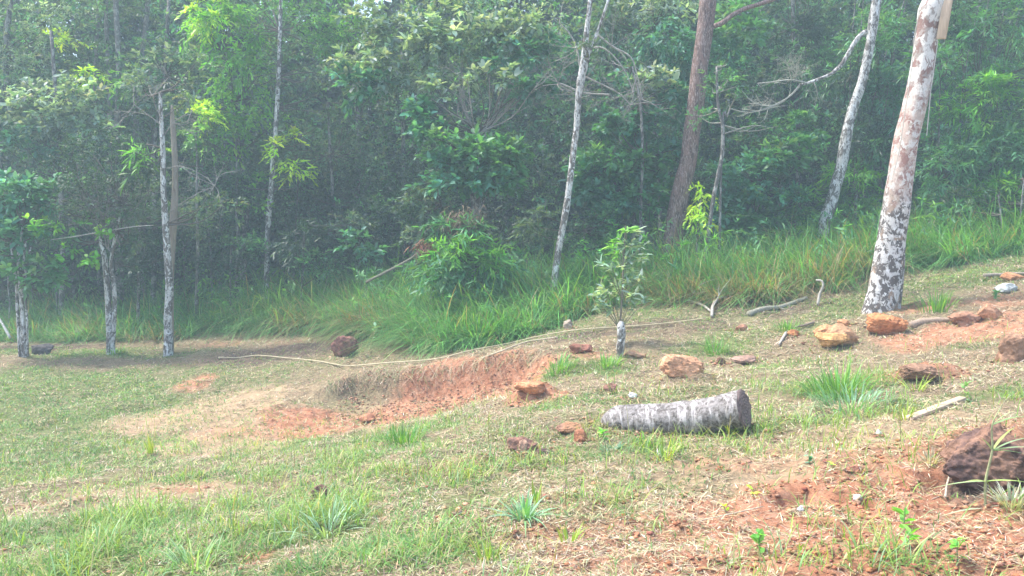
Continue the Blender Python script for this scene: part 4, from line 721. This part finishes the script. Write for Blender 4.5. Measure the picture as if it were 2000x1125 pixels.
for (a, b_, k, s, pal) in [(1225,452,3,.9,'br'),(1238,455,2,.9,'pa'),(1205,470,3,.8,'br'),(1196,483,2,.8,'br'),(1215,480,3,.8,'pa'),(1235,478,3,.8,'pa'),(1252,482,2,.9,'pa'),(1205,500,3,.8,'br'),(1225,503,3,.8,'pa'),(1250,503,2,.8,'pa'),(1180,518,3,.9,'pa'),(1197,525,3,.8,'pa'),(1222,525,4,.8,'pa'),(1238,530,3,.8,'pa'),(1226,552,3,.8,'pa'),(1246,545,3,.9,'pa'),(1208,558,3,.8,'pa'),(1183,566,3,.9,'pa'),(1172,575,3,.9,'pa'),(1200,575,3,.8,'pa'),(1235,575,2,.8,'pa'),(1178,600,4,.9,'pa'),(1195,603,3,.9,'pa'),(1222,600,3,.8,'du'),(1240,598,2,.8,'du'),(1256,590,2,.8,'pa')]:
    e = W(a, b_, 9.3+r.normal(0, .1)); i = np.argmin(np.linalg.norm(P-e, axis=1)+np.maximum(P[:, 2]-e[2]+.05, 0)*2); tube(mb, [P[i]*.6+P[max(i-1, 0)]*.4, e], [.006, .003], 4, (.25, .25, .16), sub=2)
    for j in range(k):
        n_ = 6; dd = nrm(r.normal(0, 1, (n_, 3))*np.array([1, .8, .5])+np.array([(a-1218)*.025, 0, .25])); L_ = r.uniform(.09, .16, n_)*s; leaves(ml, e+r.normal(0, .025, (n_, 3)), dd, L_, L_*.28, pick([tuple(np.array(cc)*1.15) for cc in PL[pal]], W3, n_), 'oval', r=r)
mb.build('stem', M['twig'], t); ml.build('leaves', M['leaf'], t)
# long cane along the bank
def gpath(lst, dz=.02): return np.array([g+np.array([0, 0, dz]) for g in [G(a, b_) for a, b_ in lst]])
P = gpath([(425,704),(470,700),(505,697),(560,701),(620,712),(680,717),(760,716),(850,707),(920,692),(990,672),(1060,660),(1130,650),(1210,643),(1290,636),(1380,626)], .035)
P[:, 1] = np.convolve(np.pad(P[:, 1], 1, 'edge'), [.25, .5, .25], 'valid'); P[:, 2] = np.maximum(T(P[:, 0], P[:, 1])+.03, P[:, 2]-.01)
mb = MB(); tube(mb, P, np.linspace(.010, .007, len(P)), 7, (.54, .46, .30), sub=8, cap=True); tag(mb.build('cane', M['straw'], loc=tuple(P[0])), 'long thin straw-coloured cane curving along the top of the red bank', 'cane')
P = gpath([(505,690),(515,700)], .03); 
# branches on the ground
def stick(label, lst, w, col=(.42, .39, .34), cat='branch', name='fallen_branch', dz=.03, kids=0, Y=None, lift=None, wob=.2):
    r = np.random.default_rng(abs(hash(label)) % 1000 if False else len(label)*7+len(lst)); P = gpath(lst, dz)
    if lift: P[:, 2] += np.array(lift)
    rad = np.array([w/F*p[1]*.5 for p in P])*np.linspace(1, .65, len(P)); mb = MB(); tube(mb, P, rad, 8, col, sub=5, wob=wob, cap=True)
    for k in range(kids): i = r.integers(0, len(P)); twigs(mb, P[i], r.normal(0, .6, 3)+np.array([.3, 0, .35]), .3, rad.mean()*.4, 1, r, .6, col)
    return tag(mb.build(name, M['twig'], loc=tuple(P[0])), label, cat)
stick('pale bare branch lying from the sapling towards the dark earth', [(1275,587),(1310,588),(1345,592),(1372,600),(1388,612)], 7, (.50, .46, .40), kids=2)
stick('curved grey branch arching over the dark earth patch', [(1390,622),(1393,606),(1410,597),(1440,594),(1462,600)], 6, (.46, .43, .38), lift=[0, .06, .09, .06, 0])
stick('thick mossy grey limb lying on the slope left of the thick tree', [(1462,618),(1490,608),(1520,605),(1548,596),(1575,586)], 12, (.32, .31, .24), kids=3)
stick('curly white stick standing up like a hook near the thick tree', [(1597,600),(1600,597),(1606,596),(1603,597),(1592,598)], 6, (.48, .44, .38), cat='stick', name='hooked_stick', lift=[0, .12, .22, .30, .32])
stick('thin dark stick running down towards the orange heap', [(1590,634),(1570,640),(1552,644)], 5, (.25, .2, .16), cat='stick', name='stick')
stick('short pale stick in front of the small orange stone', [(1535,655),(1527,668),(1521,678)], 6, (.5, .45, .38), cat='stick', name='stick')
stick('smooth tan root stretching right from the rust-red clod', [(1775,640),(1800,632),(1830,629),(1862,630)], 16, (.40, .30, .22), cat='root', name='root', dz=.02, wob=.3)
stick('brown branch lying high on the slope at the right edge', [(1922,542),(1950,541),(1975,539),(2005,538)], 8, (.33, .28, .22))
stick('thin straw stem lying beside the cane over the red bank', [(940,705),(980,690),(1030,672),(1090,663)], 4, (.55, .46, .32), cat='straw stem', name='straw_stalk')
stick('pale twig crossing the dark hollow at the lower right', [(1846,982),(1850,960),(1862,935),(1880,915),(1895,898)], 5, (.50, .42, .34), cat='twig', name='twig', lift=[0, .02, .04, .04, .02])
stick('thin dry stalk among litter low in the foreground right of centre', [(1340,1040),(1380,1025),(1440,1012),(1490,1000)], 3, (.56, .48, .36), cat='stalk', name='dry_stalk')
# plank
a, b_ = G(1775, 822), G(1880, 786); a[2] += .015; b_[2] += .03; az = b_-a; L = np.linalg.norm(az); ax = np.cross(az, [0, 0, 1.]); ax /= np.linalg.norm(ax); mb = MB(); boxm(mb, (a+b_)/2, ax, np.cross(az, ax), az, (.028, .014, L/2))
o = mb.build('plank', M['wood'], smooth=False, loc=tuple((a+b_)/2)); tag(o, 'narrow weathered plank half buried in the slope on the right', 'plank'); bv = o.modifiers.new('bevel', 'BEVEL'); bv.width = .003
# dark cut block of earth bottom right
rock('earth_block', 'dark undercut block of earth at the lower right behind the tall weed', 'earth block', 1950, 905, 205, 130, (.12, .075, .065), 44, col2=(.26, .15, .10), sink=.22, ang=.55, cuts=12)
P = np.array([G(1885, 935)+np.array([0, -.05, .05]), G(1915, 915)+np.array([0, -.10, .10]), G(1945, 898)+np.array([0, -.1, .12])]); mb = MB(); tube(mb, P, [.018, .026, .016], 10, (.30, .32, .34), sub=5, wob=.4, cap=True); tag(mb.build('root_stub', M['twig'], loc=tuple(P[0])), 'grey lichen-covered root stub sticking out of the dark earth', 'root')
# ------------------------------------------------------------------ single tufts and weeds
def tuft(name, label, px, py, n, L, w, cols, seed, spread=.06, lean=.5, droop=.8, cat='grass tuft', group=None, seg=5):
    r = np.random.default_rng(seed); g = G(px, py); a = r.uniform(0, 6.283, n); rr = spread*r.random(n)**.5; x = g[0]+np.cos(a)*rr; y = g[1]+np.sin(a)*rr; k = np.abs(r.normal(0, lean, n))
    d = nrm(np.c_[np.cos(a)*k, np.sin(a)*k, np.ones(n)]); mb = MB(); blades(mb, np.c_[x, y, T(x, y)-.01], d, L*r.uniform(.5, 1.1, n), w*r.uniform(.7, 1.2, n), droop*r.uniform(.3, 1.2, n), pick(cols, (1,)*len(cols), n), seg)
    return tag(mb.build(name, M['grass'], loc=tuple(g)), label, cat, group)
GB = [(.20, .38, .24), (.26, .44, .30), (.16, .34, .14)]; GG = [(.14, .32, .06), (.20, .38, .07), (.10, .26, .07)]; GY_ = [(.30, .42, .08), (.38, .46, .10), (.22, .36, .08)]
tuft('grass_tuft', 'blue-green broad-bladed tuft alone in the near middle foreground', 1025, 1015, 60, .22, .014, GB, 1, .05, .8, .8)
tuft('grass_tuft', 'upright yellow-green blades rising in the blue-green foreground tuft', 1045, 985, 8, .16, .013, GY_, 2, .03, .2, .2)
tuft('grass_tuft', 'large lush tuft of long green blades to the right above the log', 1640, 775, 230, .42, .010, GG, 3, .24, .55, .8)
tuft('grass_tuft', 'blue-tinged lower part of the lush growth right above the log', 1665, 795, 170, .30, .009, GB, 4, .26, .6, .8)
tuft('grass_tuft', 'brightest fountain-like tuft at the front of the tall grass', 935, 674, 300, .85, .014, [(.12, .34, .06), (.18, .42, .07), (.10, .28, .07)], 5, .3, .5, .8)
tuft('grass_tuft', 'fresh green tuft left of the sawn log end', 1425, 850, 16, .20, .009, GY_, 6, .03, .55, .6)
tuft('grass_tuft', 'small green tuft leaning out to the right of the log end', 1495, 845, 14, .16, .009, GY_, 7, .04, .7, .6)
tuft('grass_tuft', 'green tuft against the middle of the log', 1262, 872, 26, .18, .008, GG, 8, .06, .5, .6)
tuft('grass_tuft', 'tall thin tuft in front of the log towards its middle', 1300, 900, 22, .26, .009, GY_, 9, .05, .4, .6)
tuft('grass_tuft', 'low blue-green tuft below the pointed end of the log', 1195, 885, 50, .13, .007, [(.14, .26, .16), (.18, .30, .2)], 10, .09, .9, .6)
tuft('grass_tuft', 'tuft between the end of the cut bank and the short post', 1090, 725, 110, .26, .009, GG, 11, .16, .6, .7)
tuft('grass_tuft', 'tuft left of the short grey post near its foot', 1185, 715, 100, .24, .009, GG, 12, .15, .6, .7)
tuft('grass_tuft', 'dense bright tuft on the crest left of the middle', 790, 868, 130, .24, .009, GG, 13, .17, .4, .5)
tuft('grass_tuft', 'small tuft standing alone on the left of the lawn', 297, 885, 16, .22, .012, GY_, 14, .04, .2, .3)
tuft('grass_tuft', 'smallest olive tuft near the lone tuft on the lawn', 251, 868, 18, .12, .010, [(.24, .30, .08)], 15, .05, .25, .3)
tuft('grass_tuft', 'green tuft at the foot of the twin-trunked tree', 225, 690, 60, .28, .013, GG, 16, .14, .7, .7)
tuft('grass_tuft', 'tuft left of the thick tree at the base of the trunk', 1705, 607, 40, .28, .012, GG, 17, .1, .6, .7)
tuft('grass_tuft', 'tuft of upright grass right of the thick tree trunk base', 1830, 600, 90, .35, .011, GG, 18, .22, .4, .5)
tuft('grass_tuft', 'yellow-green tuft low in the foreground right of centre', 955, 1095, 26, .17, .007, GY_, 19, .05, .35, .4)
tuft('grass_tuft', 'two-pronged tuft below and right of the blue-green tuft', 1110, 1060, 18, .17, .011, GY_, 20, .05, .5, .3)
tuft('grass_tuft', 'silvery pale tuft bending over in the near left foreground', 640, 1045, 60, .26, .010, [(.38, .52, .40), (.30, .46, .30)], 21, .1, .7, .8)
tuft('grass_tuft', 'long pale tuft at the bottom edge left of centre', 380, 1110, 60, .26, .009, [(.36, .50, .30), (.26, .42, .16)], 22, .1, .6, .7)
tuft('dry_tuft', 'whitish spiky dry tuft left of the dark earth block', 1818, 905, 90, .10, .006, [(.62, .60, .54), (.46, .46, .40), (.3, .28, .24)], 23, .035, 1.2, .3, 'dry tuft')
tuft('dry_tuft', 'grey-green spiky tuft at the right edge under the tall weed', 1975, 985, 110, .13, .007, [(.46, .50, .42), (.32, .38, .30), (.6, .58, .5)], 24, .05, 1.1, .3, 'dry tuft')
tuft('grass_tuft', 'yellowish upright tuft on the bank above the plank', 1768, 818, 26, .16, .009, GY_, 25, .05, .4, .4)
tuft('grass_tuft', 'green tuft left of the orange stone heap', 1540, 615+30, 60, .24, .010, GG, 26, .12, .5, .6)
tuft('grass_tuft', 'tuft growing behind the angular orange stone', 1395, 690, 70, .28, .009, GG, 27, .12, .5, .6)
tuft('grass_tuft', 'tuft of bright blades over the brown mound on the right', 1790, 765, 20, .2, .010, GY_, 28, .06, .5, .5)
tuft('dry_tuft', 'orange-tan dry grass clump at the left front of the tall grass', 815, 668, 160, .4, .010, [(.42, .30, .16), (.36, .24, .13), (.5, .4, .2)], 29, .22, .6, .9, 'dry tuft')
tuft('dry_tuft', 'golden dry clump to the right of the bright fountain tuft', 1012, 655, 90, .5, .010, [(.46, .38, .16), (.38, .32, .14)], 30, .16, .5, .9, 'dry tuft')
# tall weed at lower right
r = np.random.default_rng(31); g = G(1925, 985); P = np.array([g+np.array([0, 0, -.02]), W(1925, 940, g[1]), W(1938, 880, g[1]-.02), W(1938, 830, g[1]-.03), W(1958, 790, g[1]-.03)])
t = thing('tall_weed', 'tall jointed weed with long grey-green blades standing by the dark earth at lower right', 'weed', tuple(g)); mb = MB(); tube(mb, P, [.006, .006, .005, .004, .002], 7, (.42, .44, .24), sub=5); mb.build('stem', M['twig'], t)
mb = MB()
for (i, dx, dz, L) in [(3,-1,.9,.17),(3,.6,1,.14),(2,1,.25,.26),(2,1,.7,.22),(2,.9,.05,.2),(1,1,.3,.2),(1,-1,.35,.12),(4,.3,1,.08),(1,-.9,-.05,.22),(0,-1,.1,.22),(0,.9,-.1,.2),(2,.7,.9,.2),(3,1,.5,.2),(2,-.5,.8,.13)]:
    D = nrm(np.array([[dx, r.uniform(-.3, .3), dz]])); blades(mb, P[i][None], D, L, .014, .35, pick([(.26, .40, .2), (.38, .5, .16), (.34, .46, .3)], (1, 1, 1), 1), 6)
mb.build('leaves', M['grass'], t)
def seedling(label, px, py, s, seed, cols=BRT, n=9, cat='seedling'):
    r = np.random.default_rng(seed); g = G(px, py); t = thing('seedling', label, cat, tuple(g), 'seedlings on the slope'); top = g+np.array([r.normal(0, .01), 0, s]); mb = MB(); tube(mb, [g-np.array([0, 0, .01]), top], [.003, .0018], 5, (.26, .3, .14), sub=2); mb.build('stem', M['twig'], t)
    mb = MB(); tt = r.random(n)**.6; dd = nrm(r.normal(0, 1, (n, 3))*np.array([1, 1, .3])+np.array([0, 0, .35])); L_ = r.uniform(.03, .06, n)*(s/.07)**.5
    leaves(mb, g+(top-g)*tt[:, None], dd, L_, L_*.5, pick([tuple(np.array(c)*1.35) for c in cols], W3, n), 'oval', r=r); mb.build('leaves', M['leaf'], t)
seedling('leafy seedling on orange soil at the bottom, right of centre', 1482, 1085, .10, 1)
seedling('fresh green seedling above the twiggy litter at bottom right', 1765, 1035, .09, 2)
seedling('seedling in the bottom edge litter just right of the bottom centre', 1740+30, 1070, .08, 3)
seedling('bushy small seedling near the lower right corner', 1870, 1100, .10, 4)
seedling('tiny blue-green seedling left of the dug hole', 1582, 905, .05, 5, BLG)
seedling('tiny yellow leaf sprout between the seedling and the hole', 1622, 915, .035, 6, YLG, 4)
seedling('small sprout on the orange ridge left of the hole', 1470, 972, .05, 7, YLG, 4)
seedling('two-leaved sprout at bottom below the orange ridge', 1420, 1003, .04, 8, YLG, 5)
seedling('pale broad-leaved weed above the plank', 1885, 782, .12, 9, [(.2, .34, .16)]*3, 8)
seedling('green low weed at the pointed tip of the log', 1180, 862, .08, 10, BRT, 16)
seedling('feathery pale fern at the foot of the tall grass, left of centre', 735, 668, .25, 11, PAL, 34)
seedling('leafy weed with small dark leaves among the stones at the right edge', 1945, 588, .12, 12, MDG, 24)
q = np.array(ROCKS+[(P_k[0], P_k[1]-.05, .14) for P_k in LOGP]); w = r.choice(len(q), 2600, p=q[:, 2]**.7/np.sum(q[:, 2]**.7)); a = r.uniform(0, 6.283, 2600); rr = q[w, 2]*r.uniform(.85, 1.6, 2600)
x = q[w, 0]+np.cos(a)*rr; y = q[w, 1]+np.sin(a)*rr*.75; n_ = 2600; d = nrm(r.normal(0, .7, (n_, 3))*np.array([1, 1, 0])+np.array([0, 0, 1])); mb = MB()
blades(mb, np.c_[x, y, T(x, y)-.005], d, r.uniform(.03, .13, n_), r.uniform(.003, .007, n_), r.uniform(.1, 1, n_), pick([(.16, .30, .08), (.22, .35, .10), (.44, .36, .22), (.32, .24, .15)], (3, 2, 2, 2), n_), 3)
kind(mb.build('edge_grass', M['grass']), 'stuff', 'short grass and straw grown against the stones and the log', 'grass')
w = r.integers(0, len(q), 2400); a = r.uniform(0, 6.283, 2400); rr = q[w, 2]*r.uniform(.8, 2.0, 2400)**1.2; x = q[w, 0]+np.cos(a)*rr; y = q[w, 1]+np.sin(a)*rr*.7
xb = r.uniform(tl[0, 0], tl[-1, 0]+.2, 1800); yb = np.interp(xb, tl[:, 0], tl[:, 1])-np.abs(r.normal(.35, .3, 1800)); x = np.r_[x, xb]; y = np.r_[y, yb]
kind(crumbs(x, y, .005+.016*r.random(len(x))**3, [(.42, .22, .13), (.50, .32, .21), (.28, .15, .10)], 15).build('loose_clods', M['rock'], smooth=False), 'stuff', 'loose crumbs of earth fallen round the stones and below the cut bank', 'soil')
xb = r.uniform(tl[0, 0]-.2, tl[-1, 0]+.1, 900); yb = np.interp(xb, tl[:, 0], tl[:, 1])-r.uniform(-.12, .12, 900); n_ = 900; d = nrm(np.c_[r.normal(0, .5, n_), r.uniform(-1.2, -.3, n_), r.normal(-.1, .25, n_)]); mb = MB()
blades(mb, np.c_[xb, yb, T(xb, yb)+.01], d, r.uniform(.05, .22, n_), r.uniform(.003, .006, n_), r.uniform(.2, 1.0, n_), pick([(.46, .33, .22), (.36, .22, .14), (.46, .38, .26), (.16, .24, .08)], (3, 3, 1, 2), n_), 3)
kind(mb.build('hanging_roots', M['straw']), 'stuff', 'fine roots and dry stems hanging over the lip of the red cut bank', 'roots')
# thin upright stalks in the foreground
x, y, r = vis(1500, 205, 1.3); g = interp(mG, x, y); ok = (r.random(1500) < .12+.5*g) & (y < 9); x, y = x[ok], y[ok]; n_ = len(x); d = nrm(r.normal(0, .13, (n_, 3))*np.array([1, 1, 0])+np.array([0, 0, 1]))
mb = MB(); blades(mb, np.c_[x, y, T(x, y)-.01], d, r.uniform(.16, .42, n_), .0045, r.uniform(0, .15, n_), pick([(.24, .22, .12), (.36, .34, .17), (.22, .30, .10)], W3, n_), 3)
kind(mb.build('grass_stalks', M['grass']), 'stuff', 'thin upright seed stalks among the near grass', 'grass stalks')
# ------------------------------------------------------------------ haze, added for the bluish veil of lens flare
m = bpy.data.materials.new('haze'); m.use_nodes = True; nt = m.node_tree; nt.nodes.remove(nt.nodes['Principled BSDF']); pv = nt.nodes.new('ShaderNodeVolumePrincipled')
pv.inputs['Color'].default_value = (.66, .88, 1.0, 1); pv.inputs['Density'].default_value = .0085; pv.inputs['Anisotropy'].default_value = .1
nt.links.new(pv.outputs[0], nt.nodes['Material Output'].inputs['Volume'])
zmin, zmax = GZ.min()-1, max(GZ.max(), 17)+1; mb = MB(); boxm(mb, (0, 40, (zmin+zmax)/2), (1, 0, 0), (0, 1, 0), (0, 0, 1), (118, 92, (zmax-zmin)/2)); hz = mb.build('haze', m, smooth=False); kind(hz, 'stuff', 'thin bluish haze added for the lens flare veil', 'haze')
for o in ALL:
    if '_o' in o: del o['_o']
